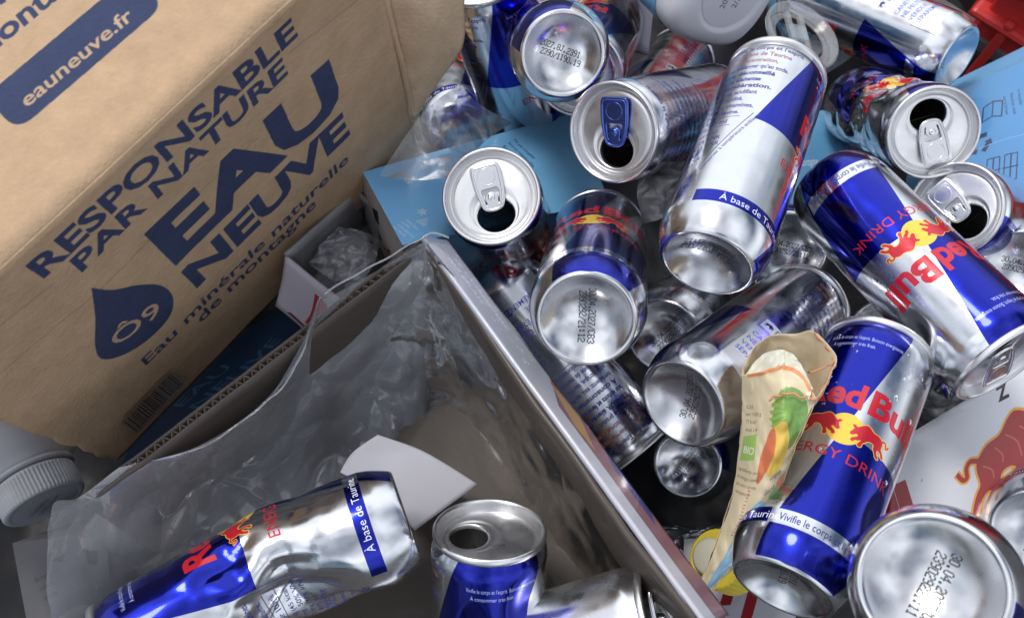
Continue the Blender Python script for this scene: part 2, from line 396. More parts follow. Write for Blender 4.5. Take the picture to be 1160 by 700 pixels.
CODES = [code_image('30.04.2027/CB3', '2390292/21:12'), code_image('2027.8J.2391', '2390/1190.19'), code_image('30.04.2027/CB3', '239029221:11')]

def can_material(name, rough=.17, coat=.5):
    m = mat(name, (.8, .8, .8), rough, 1.0, img=IMG_CAN, mimg=IMG_CANM, ext='REPEAT', coat=coat, rvar=0.12, bump=.05, bscale=45)
    n, l = m.node_tree.nodes, m.node_tree.links
    b = n['Principled BSDF']; out = n['Material Output']
    ins = n.new('ShaderNodeBsdfPrincipled'); ins.inputs['Base Color'].default_value = (.45, .44, .42, 1); ins.inputs['Metallic'].default_value = .9; ins.inputs['Roughness'].default_value = .4
    g = n.new('ShaderNodeNewGeometry'); mx = n.new('ShaderNodeMixShader')
    l.new(g.outputs['Backfacing'], mx.inputs[0]); l.new(b.outputs[0], mx.inputs[1]); l.new(ins.outputs[0], mx.inputs[2]); l.new(mx.outputs[0], out.inputs[0])
    return m
M_CAN = can_material('can_print')
M_BASE = [mat('can_base_%d' % i, (.8, .8, .8), .21, 1, img=a, mimg=b, rvar=.14) for i, (a, b) in enumerate(CODES)]

# ---------------------------------------------------------------- the drink can
BASE_PROF = [(0.0001, 10.4), (4, 10.1), (8, 9.2), (12, 7.6), (15.2, 5.4), (17.6, 3.1), (19.0, 1.6), (19.8, .6), (20.6, 0), (21.4, .3), (22.2, 1.4), (23.3, 3.8), (24.6, 7.2), (25.8, 11), (26.5, 15)]
NECK_PROF = [(26.5, 123), (26.2, 125.5), (25.4, 128), (24.6, 130), (24.4, 131)]
LID_PROF = [(24.5, 130.6), (25.6, 130.9), (25.9, 131.8), (25.9, 133.2), (25.5, 134.0), (24.7, 134.3), (24.1, 133.9), (23.7, 132.6), (23.2, 130.2), (22.7, 128.6), (22.1, 128.0), (21.4, 128.3), (20.9, 129.2), (20.2, 129.6)]
NT = 112
def dent_fn(dents, bend=None, squash=None, crumple=0, seed=0, cf=1.0):
    def f(v):
        v = np.array(v, float)
        if squash:                                 # (angle, z0, half height, keep) flattening across one direction
            for a, z0, hz, k in squash:
                g = np.exp(-((v[:, 2] - z0) / hz) ** 2); d = np.array([math.cos(a), math.sin(a)])
                s = v[:, :2] @ d; e = np.array([-d[1], d[0]]); t = v[:, :2] @ e
                s2 = s * (1 - (1 - k) * g); t2 = t * (1 + (1 - k) * .28 * g)
                v[:, 0] = s2 * d[0] + t2 * e[0]; v[:, 1] = s2 * d[1] + t2 * e[1]
        th = np.arctan2(v[:, 1], v[:, 0]); r = np.hypot(v[:, 0], v[:, 1])
        for (a, z0, wa, hz, dep) in dents:
            da = (th - a + math.pi) % (2 * math.pi) - math.pi
            q = np.sqrt((da / wa) ** 2 + ((v[:, 2] - z0) / hz) ** 2)
            g = np.clip(1 - q, 0, 1)
            if dep > 3:                            # folds run out from the middle of a deep dent
                an = np.arctan2((v[:, 2] - z0) / hz, da / wa)
                g = g * (1 - .30 * np.abs(np.sin(2.5 * an + a)) * np.clip(q * 1.6, 0, 1)) * .85 + .15 * g * g * (3 - 2 * g)
            else: g = g * g * (3 - 2 * g) * .45 + .55 * g
            g *= np.clip(r / 22, 0, 1)
            v[:, 0] -= math.cos(a) * dep * g; v[:, 1] -= math.sin(a) * dep * g
        if crumple:
            for i in range(len(v)):
                z = v[i, 2]; w = math.exp(-((z - 66) / 40) ** 4) * min(1, r[i] / 20)
                if w > .01:
                    q = Vector((v[i, 0], v[i, 1], z * .8)) * .05 * cf + Vector((seed, seed * 2, 0))
                    F = mnoise.voronoi(q * 1.25)[0]; G = mnoise.voronoi(q * 2.9 + Vector((3, 3, 3)))[0]
                    h = 1.6 - 3.2 * min(F[1] - F[0], .55) - (1.1 if cf == 1 else .5) * min(G[1] - G[0], .4)
                    v[i, :2] *= 1 - crumple * w * h / 26
        if bend:
            for (a, z0, ang, soft) in bend:        # everything above z0 leans over toward angle a
                s = np.clip((v[:, 2] - z0 + soft) / (2 * soft), 0, 1); s = s * s * (3 - 2 * s) * ang
                d = np.array([math.cos(a), math.sin(a)]); x = v[:, :2] @ d; z = v[:, 2] - z0
                up = np.clip(z, 0, None); lo = np.minimum(z, 0)
                nx = x * np.cos(s) + up * np.sin(s); nz = -x * np.sin(s) + up * np.cos(s) + lo
                dx = nx - x
                v[:, 0] += dx * d[0]; v[:, 1] += dx * d[1]; v[:, 2] = nz + z0
        return v
    return f
def tab_outline():
    o = [(-17.3, -5.2), (-16.6, -6.9), (-14, -7.6), (-5, -7.4), (0, -6.6), (4, -5.7), (6.3, -4.0), (7.2, 0), (6.3, 4.0), (4, 5.7), (0, 6.6), (-5, 7.4), (-14, 7.6), (-16.6, 6.9), (-17.3, 5.2)]
    return catmull(o, 60, True)
def tab_mesh():
    cu = bpy.data.curves.new('tab', 'CURVE'); cu.dimensions = '2D'; cu.fill_mode = 'BOTH'; cu.extrude = .25; cu.bevel_depth = .45; cu.bevel_resolution = 2
    def loop(p):
        s = cu.splines.new('POLY'); s.points.add(len(p) - 1); s.use_cyclic_u = True
        for q, c in zip(s.points, p): q.co = (c[0], c[1], 0, 1)
    loop(tab_outline())
    loop(catmull([(-4.6, -4.6), (-1, -4.7), (3.6, -3.8), (3.4, -2.6), (-.6, -2.9), (-2.2, 0), (-.6, 2.9), (3.4, 2.6), (3.6, 3.8), (-1, 4.7), (-4.6, 4.6), (-5.0, 0)], 48, True))
    o = bpy.data.objects.new('tab', cu); me = o.to_mesh()
    v = [tuple(x.co) for x in me.vertices]; f = [tuple(p.vertices) for p in me.polygons]
    o.to_mesh_clear(); bpy.data.objects.remove(o); bpy.data.curves.remove(cu)
    # stiffening bead round the edge
    tp = [(p[0] * .94, p[1] * .90, .55) for p in tab_outline()]; tp.append(tp[0])
    tv, tf = tube_pts(tp, .62, 8); k = len(v); v += [tuple(x) for x in tv]; f += [tuple(i + k for i in q) for q in tf]
    rp = [(-10.8 + 4.5 * math.cos(a * math.pi / 14), 4.7 * math.sin(a * math.pi / 14), .45) for a in range(29)]
    tv, tf = tube_pts(rp, .40, 6); k = len(v); v += [tuple(x) for x in tv]; f += [tuple(i + k for i in q) for q in tf]
    rv, rf = lathe([(.01, 1.3), (1.2, 1.25), (1.9, .9), (2.1, .2), (2.1, -1)], 24); k = len(v)
    v += [tuple(x) for x in rv]; f += [tuple(i + k for i in q) for q in rf]
    return v, f
TABV, TABF = tab_mesh()
def make_can(name, mw, label, group='drink cans heaped in the bin', fn=None, code=0, code_rot=0, tab_rot=0, lid=True, tab=True, mouth=True, tabmat=None, lift=6, cat='drink can', label_mat=None):
    root = empty(name, None, label, cat, group, mw)
    rows = BASE_PROF + [(26.5, z) for z in np.linspace(15, 123, 56)[1:-1]] + NECK_PROF
    nb = len(BASE_PROF)
    vs, fs = lathe(rows, NT)
    # texture coordinates: wall by angle and height, base by position
    uv = []; mi = []
    cr, sr = math.cos(-code_rot), math.sin(-code_rot)
    for (a, b, c, d) in fs:
        i = a // NT
        if i < 10:
            for k in (a, b, c, d):
                x, y = vs[k][0], vs[k][1]; x = -x     # seen from below
                uv.append(((x * cr - y * sr) / 44 + .5, (x * sr + y * cr) / 44 + .5))
            mi.append(1)
        else:
            j = a % NT
            for k, jj in ((a, j), (b, j + 1), (c, j + 1), (d, j)): uv.append((jj / NT + .5, vs[k][2] / CH))
            mi.append(0)
    fs2 = [(a, b, c, d) for a, b, c, d in fs]
    F = (lambda v: fn(v)) if fn else (lambda v: np.array(v, float))
    V = F(vs) / 1000
    mk('can_body', V, fs2, [label_mat or M_CAN, M_BASE[code]], root, np.array(uv), mi)
    if lid:
        ct, st = math.cos(tab_rot), math.sin(tab_rot)
        lv, lf = lathe(LID_PROF, 72)
        N = 72; base = len(lv) - N
        mx, rx, ry = 9.6, 8.9, 9.9
        def mo(k, s):
            a = 2 * math.pi * k / N
            return mx + rx * s * math.cos(a), ry * s * math.sin(a)
        last = [(20.2 * math.cos(2 * math.pi * k / N), 20.2 * math.sin(2 * math.pi * k / N)) for k in range(N)]
        rings = []
        # recessed panel with a raised bead round the mouth
        spec = [(.06, 129.75), (.30, 129.75), (.62, 129.75), (.74, 129.75), (.79, 129.3), (.88, 129.2), (.94, 129.35), (.975, 129.2), (1.0, 128.6)]
        for t, z in spec:
            for k in range(N):
                a, b = last[k], mo(k, 1.0)
                lv.append((a[0] + (b[0] - a[0]) * t, a[1] + (b[1] - a[1]) * t, z))
            rings.append(1)
        tot = len(lv) // N
        lf = grid_faces(tot, N, True)
        if mouth:
            for k in range(N): x, y = mo(k, .98); lv.append((x, y, 127.2))
            lf += grid_faces(2, N, True) and [tuple(i + (tot - 1) * N for i in q) for q in grid_faces(2, N, True)]
            # the opened tongue folded down inside
            tn = []
            for k in range(0, N, 4): x, y = mo(k, .9); tn.append((mx + .5 - (x - mx) * .25 - 4, y * .9, 124 - (x - mx + rx) * .75))
            kk = len(lv); lv += tn; lf.append(tuple(range(kk, kk + len(tn))))
        else:
            for s, z in ((.97, 128.9), (.6, 129.0), (.02, 129.0)):
                for k in range(N): x, y = mo(k, s); lv.append((x, y, z))
            lf = grid_faces(tot + 3, N, True)
        lv = [(x * ct - y * st, x * st + y * ct, z) for x, y, z in lv]
        lo = mk('lid', F(lv) / 1000, lf, M_LID, root)
        if tab:
            tl = math.radians(lift)
            tv = [(x, y, z) for x, y, z in TABV]
            tv = [((x - 3) * math.cos(tl) + z * math.sin(tl) + 3, y, -(x - 3) * math.sin(tl) + z * math.cos(tl) + 130.7) for x, y, z in tv]
            tv = [(x * ct - y * st, x * st + y * ct, z) for x, y, z in tv]
            mk('pull_tab', F(tv) / 1000, TABF, tabmat or M_TAB, root)
    return root

CANS = []
def place_can(B, T, w, near='B', face=0.0, ref=None, code=0, codedir=None, tabdir=None, name='drink_can', **kw):
    """B,T: pixels of the base's and the lid's centre; w: apparent width in pixels at the near end; face: the label's x (mm) turned to the viewer (or to image direction ref)"""
    d0 = FPX * .053 / w
    n, f = (B, T) if near == 'B' else (T, B)
    A = P(*n, d0); best = None
    if 'L' in kw: L = kw.pop('L')
    else: L = .134
    ray = P(*f, 1.0) - CAM
    lo, hi = d0, d0 + .3
    # closest approach first, then the farther crossing
    ts = np.linspace(d0 - .02, d0 + .16, 400); ds = [((CAM + ray * t) - A).length for t in ts]
    k = int(np.argmin(ds))
    t = ts[k]
    for i in range(k, 400):
        if ds[i] <= L: t = ts[i]
    Z = CAM + ray * t; Z = A + (Z - A).normalized() * L
    Bw, Tw = (A, Z) if near == 'B' else (Z, A)
    if ref is None: rw = CAM - (Bw + Tw) / 2
    else: rw = RT * ref[0] - UP * ref[1]
    m = axis_matrix(Bw, Tw, rw, face / CR)
    inv = m.to_3x3().inverted()
    def ang(dr):
        q = inv @ (RT * dr[0] - UP * dr[1]); return math.atan2(q.y, q.x)
    if tabdir: kw['tab_rot'] = ang(tabdir)
    if codedir:
        # direction in which the stamped code reads, seen from below (mirrored)
        a = ang(codedir); kw['code_rot'] = math.pi - a
    CANS.append((kw.get('label', '')[:40], np.array(Bw), np.array(Tw)))
    return make_can(name, m, code=code, **kw)

# ================================================================ THE SETTING: ground, the bin and what stands beyond it
M_GROUND = mat('ground_asphalt', (.05, .05, .052), .85, noise=.4, nscale=60, bump=.6, bscale=250)
g = mk('ground', [(-6, -6, 0), (6, -6, 0), (6, 6, 0), (-6, 6, 0)], [(0, 1, 2, 3)], M_GROUND); tag(g, kind='structure')
M_BIN = mat('bin_plastic', (.035, .036, .04), .42, noise=.3, nscale=40, bump=.2)
M_RIM = mat('bin_rim', (.16, .16, .17), .45, noise=.35, nscale=80, bump=.2)
def slab(name, a, b, z0, z1, t, m, parent=None):
    """upright board from a to b (xy), thickness t to the left of a>b"""
    a = Vector((*a, 0)); b = Vector((*b, 0)); n = Vector((-(b - a).y, (b - a).x, 0)).normalized() * t
    v = [a, b, b + n, a + n]; vs = [(p.x, p.y, z0) for p in v] + [(p.x, p.y, z1) for p in v]
    o = mk(name, vs, [(3, 2, 1, 0), (4, 5, 6, 7), (0, 1, 5, 4), (1, 2, 6, 5), (2, 3, 7, 6), (3, 0, 4, 7)], m, parent, smooth=False, local=False)
    return bev(o, .0015)
pa, pb = P(1111, 63, .75), P(1158, 83, .735)
dr = (pb - pa); dr.z = 0; dr.normalize(); nr = Vector((-dr.y, dr.x, 0))
c1 = pa + dr * .35; c0 = pa - dr * .75; c3 = c0 - nr * .85; c2 = c1 - nr * .85; ZR = pa.z
bn = empty('waste_bin', ((c0 + c2) / 2).xy.to_3d(), 'black plastic bin with a grey rim holding the whole heap of cans', 'bin')
slab('side_wall', c0.xy, c1.xy, .004, ZR, .006, M_BIN, bn); slab('side_wall', c1.xy, c2.xy, .004, ZR, -.006, M_BIN, bn)
slab('side_wall', c2.xy, c3.xy, .004, ZR, -.006, M_BIN, bn); slab('side_wall', c3.xy, c0.xy, .004, ZR, -.006, M_BIN, bn)
slab('rim', c0.xy, c1.xy, ZR + .001, ZR + .014, .016, M_RIM, bn); slab('rim', (c1 + nr * .016).xy, c2.xy, ZR + .001, ZR + .014, .014, M_RIM, bn)
mk('floor_panel', [(c.x, c.y, .006) for c in (c0, c1, c2, c3)], [(0, 1, 2, 3)], M_BIN, bn, smooth=False, local=False)
# black sheet added under the heap so the gaps read as deep shade
M_GAPSHADE = mat('gap_shade_black', (.008, .008, .010), .42, spec=.35, bump=.3, bscale=60)
ln = sheet('gap_shade_sheet', [[(-120, -160, 0.83), (250, -160, 0.85), (600, -160, 0.85), (950, -160, 0.93), (1330, -160, 1.00)],
                         [(-120, 60, 0.71), (250, 60, 0.73), (600, 80, 0.73), (950, 60, 0.83), (1330, 60, 0.91)],
                         [(-120, 300, 0.65), (250, 300, 0.67), (600, 300, 0.67), (900, 300, 0.69), (1330, 300, 0.73)],
                         [(-120, 550, 0.59), (250, 560, 0.63), (600, 560, 0.63), (900, 560, 0.59), (1330, 560, 0.61)],
                         [(-120, 860, 0.55), (250, 860, 0.59), (600, 860, 0.59), (900, 860, 0.55), (1330, 860, 0.55)]], 70, 90, M_GAPSHADE, wr=.010, sc=14)
tag(ln, 'crumpled black plastic liner under the cans, seen dark in the gaps', 'bin liner')

# red crates beyond the bin
M_REDP = mat('red_plastic', (.60, .04, .04), .42, noise=.15, nscale=30, bump=.15, bscale=80)
def rbox(bm_v, bm_f, c, ex, ey, ez, hx, hy, hz):
    k = len(bm_v)
    for sz in (-1, 1):
        for sx, sy in ((-1, -1), (1, -1), (1, 1), (-1, 1)): bm_v.append(c + ex * hx * sx + ey * hy * sy + ez * hz * sz)
    for f in ((3, 2, 1, 0), (4, 5, 6, 7), (0, 1, 5, 4), (1, 2, 6, 5), (2, 3, 7, 6), (3, 0, 4, 7)): bm_f.append(tuple(i + k for i in f))
EX, EY, EZ = Vector((1, 0, 0)), Vector((0, 1, 0)), Vector((0, 0, 1))
def red_crate(c, hx, hy, h, label, rot):
    ex = Vector((math.cos(rot), math.sin(rot), 0)); ey = Vector((-ex.y, ex.x, 0))
    r = empty('crate', Vector((c.x, c.y, .002)), label, 'crate', 'red crates beyond the bin')
    b = Vector((c.x, c.y, 0)); t = .004
    v, f = [], []
    for s in (-1, 1):
        rbox(v, f, b + ey * hy * s + EZ * (h / 2), ex, ey, EZ, hx, t, h / 2)
        rbox(v, f, b + ex * hx * s + EZ * (h / 2), ex, ey, EZ, t, hy - t, h / 2)
        for k in range(7):
            q = -1 + 2 * (k + .5) / 7
            rbox(v, f, b + ey * (hy + t * 2) * s + ex * hx * q + EZ * (h * .45), ex, ey, EZ, .004, .004, h * .38)
            rbox(v, f, b + ex * (hx + t * 2) * s + ey * hy * q + EZ * (h * .45), ex, ey, EZ, .004, .004, h * .38)
    rbox(v, f, b + EZ * .006, ex, ey, EZ, hx - t, hy - t, .003)
    bev(mk('crate_body', v, f, M_REDP, r, smooth=False, local=False), .0025)
    v, f = [], []
    for s in (-1, 1):
        rbox(v, f, b + ey * (hy + .004) * s + EZ * (h + .006), ex, ey, EZ, hx + .014, .010, .0055)
        rbox(v, f, b + ex * (hx + .004) * s + EZ * (h + .006), ex, ey, EZ, .010, hy - .0065, .0055)
        rbox(v, f, b + ey * (hy + .004) * s + EZ * (h * .78), ex, ey, EZ, hx + .010, .009, .004)
    bev(mk('rim', v, f, M_REDP, r, smooth=False, local=False), .004)
ux = dr; uy = nr
ca = P(1030, 80, .77); ca.z = 0; cb_ = P(1010, 60, .80); cb_.z = 0
red_crate(ca + ux * .17 + uy * .16, .15, .12, .16, 'large ribbed red plastic crate standing beyond the grey bin rim at the top right corner', math.atan2(ux.y, ux.x))
red_crate(cb_ - ux * .17 + uy * .18, .15, .12, .15, 'red plastic crate showing a strip above the long silver can', math.atan2(ux.y, ux.x))

# ================================================================ flat printed boards and cartons
def text_lines(c, lines, x, y, size, lead, col, bold=.004, fit=None, rot=0):
    for i, t in enumerate(lines):
        c.text(t, x + math.sin(rot) * i * lead, y - math.cos(rot) * i * lead, size, col, bold, rot=rot, fit=fit)
def board(name, quad, th, mats, label, cat, group=None, n=14, wr=.0006, as_part=None):
    """quad: BL,BR,TR,TL (u,v,d); a board with thickness, print on the near face"""
    q = [P(*p) for p in quad]; nrm = ((q[1] - q[0]).cross(q[3] - q[0])).normalized()
    if nrm.dot(CAM - q[0]) < 0: nrm = -nrm
    vs = []; uv = []
    for i in range(n):
        for j in range(n):
            a, b = j / (n - 1), i / (n - 1)
            p = q[0] * (1 - a) * (1 - b) + q[1] * a * (1 - b) + q[2] * a * b + q[3] * (1 - a) * b
            vs.append(p + nrm * mnoise.noise(p * 25) * wr * 3); uv.append((a, b))
    o = mk(name, vs, [f[::-1] if ((vs[f[1]] - vs[f[0]]).cross(vs[f[2]] - vs[f[0]])).dot(nrm) < 0 else f for f in grid_faces(n, n)], mats, as_part, uv, local=False)
    if as_part is None: world_to_own(o, vs[0])
    solid(o, th, -1)
    if label: tag(o, label, cat, group)
    return o

# ---- the big kraft carton of water --------------------------------------------------
e1 = camdir(2.824, 3.186, 1); e2 = camdir(.0078, -.32, 1); e2 = (e2 - e1 * e2.dot(e1)).normalized(); e3 = e1.cross(e2).normalized()
if (CAM - P(166, 153, .35)).dot(e3) < 0: e3 = -e3
KO = P(166, 153, .345)                                     # a point on the long top edge
def hit(px, o, n):
    r = P(px[0], px[1], 1) - CAM; return CAM + r * ((o - CAM).dot(n) / r.dot(n))
SIDE_L = (hit((-135.5, 432), KO, e3) - KO).dot(e1); SIDE_R = (hit((417, -78), KO, e3) - KO).dot(e1); SIDE_H = .195
S0 = KO + e1 * SIDE_L + e2 * SIDE_H; SW = SIDE_R - SIDE_L
def sxy(px): h = hit(px, KO, e3) - S0; return (h.dot(e1), -h.dot(e2))
TD = .30
T0 = KO + e1 * SIDE_L
def txy(px): h = hit(px, KO, e2) - T0; return (h.dot(e1), -h.dot(e3))
KRAFT, INK = srgb(190, 161, 130), srgb(60, 68, 98)
z1 = lambda x, y: (x / 2.6925, y / 2.6925)
z2 = lambda x, y: (x / 2.6925, y / 2.6925 + 240)
cs = Canvas(SW, SIDE_H, 3000, KRAFT)
for k, (px0, px1) in enumerate((((0, 425), (120, 320)), ((120, 320), (300, 150)), ((330, 60), (470, -50)), ((0, 370), (60, 320)), ((180, 470), (300, 350)))):   # creases and scuffs in the board
    a_, b_ = sxy(px0), sxy(px1); n_s = 30
    cs.stroke([(a_[0] + (b_[0] - a_[0]) * i / n_s, a_[1] + (b_[1] - a_[1]) * i / n_s + .0006 * mnoise.noise(Vector((i * .4, k, 0)))) for i in range(n_s)], .0007, srgb(168, 142, 114))
for t, a, b, c_, bold in (('RESPONSABLE', z2(130, 200), z1(912, 110), z2(75, 165), .028), ('PAR NATURE', z2(245, 180), z1(880, 225), z2(205, 145), .028),
                          ('EAU', (198, 300), (388, 114), (163.4, 266), .045), ('NEUVE', (222.8, 326), (395.5, 150.4), (205.4, 308.7), .04),
                          ('Eau minérale naturelle', (165.3, 413.4), (394.4, 182), (158.6, 407.2), .014), ('de montagne', (228, 365.5), (358, 232.3), (221.3, 359.4), .014)):
    cs.text3(t, sxy(a), sxy(b), sxy(c_), INK, bold)
drop = [z2(*p) for p in ((275, 228), (340, 235), (420, 222), (480, 222), (515, 240), (528, 270), (520, 310), (490, 350), (440, 395), (380, 430), (330, 447), (300, 440), (287, 400), (287, 320), (280, 260))]
dp = [sxy(p) for p in drop]
cs.poly([dp[0]] + [tuple(q) for q in catmull(dp, 120, False)][1:], INK)
cs.text3('Ô9', sxy((130, 391.5)), sxy((183, 353)), sxy((121, 379)), KRAFT, .01)
IMG_SIDE = cs.images('kraft_side')
ct = Canvas(SW, TD, 3000, KRAFT)
cap = [txy(p) for p in ((22, 152), (190, 8), (150, -25), (-14, 112))]
def rounded(pts, r, n=8):
    out = []
    m = len(pts)
    for i in range(m):
        p0, p1, p2 = (np.array(pts[(i + k) % m]) for k in (-1, 0, 1))
        a = p1 + (p0 - p1) / np.linalg.norm(p0 - p1) * r; b = p1 + (p2 - p1) / np.linalg.norm(p2 - p1) * r
        for k in range(n + 1):
            t = k / n; out.append(tuple(a * (1 - t) ** 2 + 2 * p1 * t * (1 - t) + b * t * t))
    return out
ct.poly(rounded(cap, .0085), INK)
ct.text3('eauneuve.fr', txy((33, 125)), txy((155, 23)), txy((23, 111)), KRAFT, .02, cap=.76)
ct.text3('montagne', txy((-22, 75)), txy((128, -48)), txy((-37, 55)), INK, .025, cap=.76)
ct.text3('minérale', txy((-84, 76)), txy((66, -40)), txy((-98, 57)), INK, .025, cap=.76)
IMG_TOP = ct.images('kraft_top')
def kraft_mat(name, img=None, col=(.55, .41, .28)):
    return mat(name, col, .82, img=img, noise=.16, nscale=75, bump=.45, bscale=500, ext='EXTEND', spec=.2, flute=11)
M_KS, M_KT, M_K = kraft_mat('kraft_side', IMG_SIDE), kraft_mat('kraft_top', IMG_TOP), kraft_mat('kraft')
kb = empty('cardboard_box', S0, 'large brown cardboard box with dark blue lettering across the upper left corner', 'cardboard box')
def face(name, O, ax, ay, w, h, m, parent, n=(60, 36), wr=.0012, nr_=None, seed=0, th=.003, rag=0):
    vs = []; uv = []; nn = ax.cross(ay).normalized()
    for i in range(n[1]):
        for j in range(n[0]):
            a, b = j / (n[0] - 1), i / (n[1] - 1)
            p = O + ax * (a * w) + ay * (b * h)
            if rag and a < .12: p = p + ax * ((1 - a / .12) * rag * (mnoise.noise(Vector((b * 14, seed, 0))) + .4 * mnoise.noise(Vector((b * 50, seed, 3)))))
            e = min(1, 6 * a) * min(1, 6 * (1 - a)) * min(1, 6 * b) * min(1, 6 * (1 - b))
            vs.append(p + nn * wr * (mnoise.noise(p * 14 + Vector((seed, 0, 0))) * 1.6 * e + .25 * mnoise.noise(p * 60))); uv.append((a, b))
    o = mk(name, vs, grid_faces(n[1], n[0]), m, parent, uv, local=False)
    return solid(o, th, -1)
face('side_panel', S0, e1, -e2, SW, SIDE_H, M_KS, kb, wr=.0012, n=(90, 60), rag=.0022)
fs_ = -e3
face('top_panel', T0 + fs_ * .0012 - e2 * .0004, e1, fs_, SW, TD, M_KT, kb, wr=.0003, seed=4) if e1.cross(fs_).dot(CAM - T0) > 0 else None
# end flap standing off the far end of the carton, its lower corner torn
fl = [[(436, -60, .455), (490, -60, .462), (541, -60, .475)], [(441, 0, .470), (485, 0, .474), (525, -6, .485)], [(452, 45, .487), (490, 45, .488), (524, 50, .498)],
      [(459, 88, .503), (478, 92, .506), (500, 86, .508)], [(468, 133, .524), (469, 133, .524), (471, 130, .524)]]
flp = sheet('end_flap', fl, 24, 16, M_K, kb, wr=.0015, sc=30, th=.003)
# crease band and the end of the side panel, rolled where the flap folds
sheet('end_panel', [[(416, -78, .425), (436, -60, .458)], [(433, -5, .452), (441, 0, .474)], [(455, 70, .486), (459, 88, .508)], [(472, 150, .533), (476, 160, .54)]], 20, 6, M_K, kb, wr=.001, sc=40, th=.003)
face('bottom_panel', S0 - e2 * .001 - e3 * .001, e1, fs_, SW, TD, M_K, kb, wr=.0005) 
# clear tape with a printed strip of bars over the lower edge
cb = Canvas(60, 22, 10, srgb(150, 128, 108))
x = 2
while x < 58:
    w_ = rnd.uniform(.3, 1.6); cb.rect(x, 2, x + w_, 20, srgb(60, 58, 62)); x += w_ + rnd.uniform(.5, 1.5)
M_TAPE = mat('parcel_tape', (.5, .4, .3), .18, img=cb.images('tape_bars'), coat=.8, ext='EXTEND', bump=.5, bscale=120)
def on_side(px, lift=.0009): return hit(px, KO, e3) + e3 * lift
tv = []
A_, B_, C_, D_ = (on_side(p) for p in ((132, 474), (150, 488), (206, 430), (188, 416)))
for i in range(12):
    for j in range(6):
        a, b = i / 11, j / 5; p = (A_ * (1 - b) + B_ * b) * (1 - a) + (D_ * (1 - b) + C_ * b) * a
        tv.append(p + e3 * (.0022 + .0006 * mnoise.noise(p * 160)))
mk('tape', tv, grid_faces(12, 6), M_TAPE, kb, [(i / 11, j / 5) for i in range(12) for j in range(6)], local=False)

# ---- the printed boards ---------------------------------------------------------------
WHITE = srgb(214, 216, 224); DRED = srgb(150, 26, 36)
c = Canvas(160, 110, 8, WHITE)
# board on the right: two stripes, end letters, the charging bull
bull(c, 120, 52, 78, False, srgb(160, 40, 42), srgb(226, 160, 60), line=srgb(190, 100, 80), rot=math.radians(14))
c.text('ll', 8, 36, 46, DRED, .06, shear=-.25, xs=1.2)
c.text('Z', 112, 95, 15, srgb(25, 25, 30), .04, shear=-.2); c.text('c', 36, 62, 5, srgb(90, 90, 90))
M_BRD = mat('bull_board', img=c.images('bull_board'), rough=.28, coat=.5, bump=.15, bscale=60, ext='EXTEND')
board('printed_board', [(996, 640, .445), (1210, 600, .44), (1185, 398, .475), (1000, 510, .470)], .004, M_BRD, 'glossy white card with a red charging bull and two red strokes at the right edge', 'printed card', 'white printed cards')
c = Canvas(120, 80, 8, srgb(196, 198, 208))
c.poly([(40, 30), (52, 30), (66, 62), (54, 62)], DRED); c.poly([(62, 18), (74, 18), (82, 40), (70, 40)], DRED); c.text('ENERGY', 56, 6, 9, srgb(40, 40, 48), .02)
board('printed_board', [(770, 740, .47), (900, 730, .46), (905, 605, .50), (775, 610, .51)], .004, mat('low_board', img=c.images('low_board'), rough=.4, ext='EXTEND', bump=.2), 'white card with a dark red stroke lying under the yellow cap', 'printed card', 'white printed cards')
c = Canvas(150, 60, 8, srgb(196, 192, 204))
c.text('ENERGY DRINK', 8, 12, 11, srgb(120, 70, 80), .02, fit=120, rot=-.05); c.poly([(30, 40), (60, 44), (90, 40), (88, 50), (34, 50)], srgb(140, 60, 70))
board('printed_board', [(560, 15, .62), (735, 58, .60), (745, -30, .64), (560, -60, .66)], .004, mat('back_board', img=c.images('back_board'), rough=.4, ext='EXTEND', bump=.2), 'pale card with dull red ENERGY lettering behind the topmost upturned can base', 'printed card', 'white printed cards')

# ---- cartons -----------------------------------------------------------------------------
def carton(name, top, depthvec, mats, label, cat, group=None, wr=.0012):
    """a closed box: top = BL,BR,TR,TL (u,v,d) with the print; depthvec (camera space metres) to the far face"""
    r = empty(name, P(*top[0]) + depthvec, label, cat, group)
    q = [P(*p) for p in top]; q2 = [p + depthvec for p in q]
    def quadf(nm, a, b, c_, d, m):
        vs = []; uv = []; n = 12; nn = (b - a).cross(d - a).normalized()
        for i in range(n):
            for j in range(n):
                s, t = j / (n - 1), i / (n - 1); p = a * (1 - s) * (1 - t) + b * s * (1 - t) + c_ * s * t + d * (1 - s) * t
                e = min(1, 5 * s * (1 - s)) * min(1, 5 * t * (1 - t)); vs.append(p + nn * mnoise.noise(p * 30) * wr * 3 * e); uv.append((s, t))
        return mk(nm, vs, grid_faces(n, n), m, r, uv, local=False)
    quadf('print_face', q[0], q[1], q[2], q[3], mats[0])
    quadf('side_face', q2[0], q2[1], q[1], q[0], mats[1]); quadf('end_face', q2[3], q2[0], q[0], q[3], mats[2])
    quadf('end_face', q[1], q2[1], q2[2], q[2], mats[2]); quadf('side_face', q[3], q[2], q2[2], q2[3], mats[1])
    return r
M_BLUESIDE = mat('blue_card', (.16, .40, .68), .4)
M_GREYT0 = mat('dim_card', (.10, .10, .11), .6)  # card darkened in its colour for the shaded lower left
SKY_B = srgb(128, 198, 250)
c = Canvas(200, 90, 6, SKY_B)
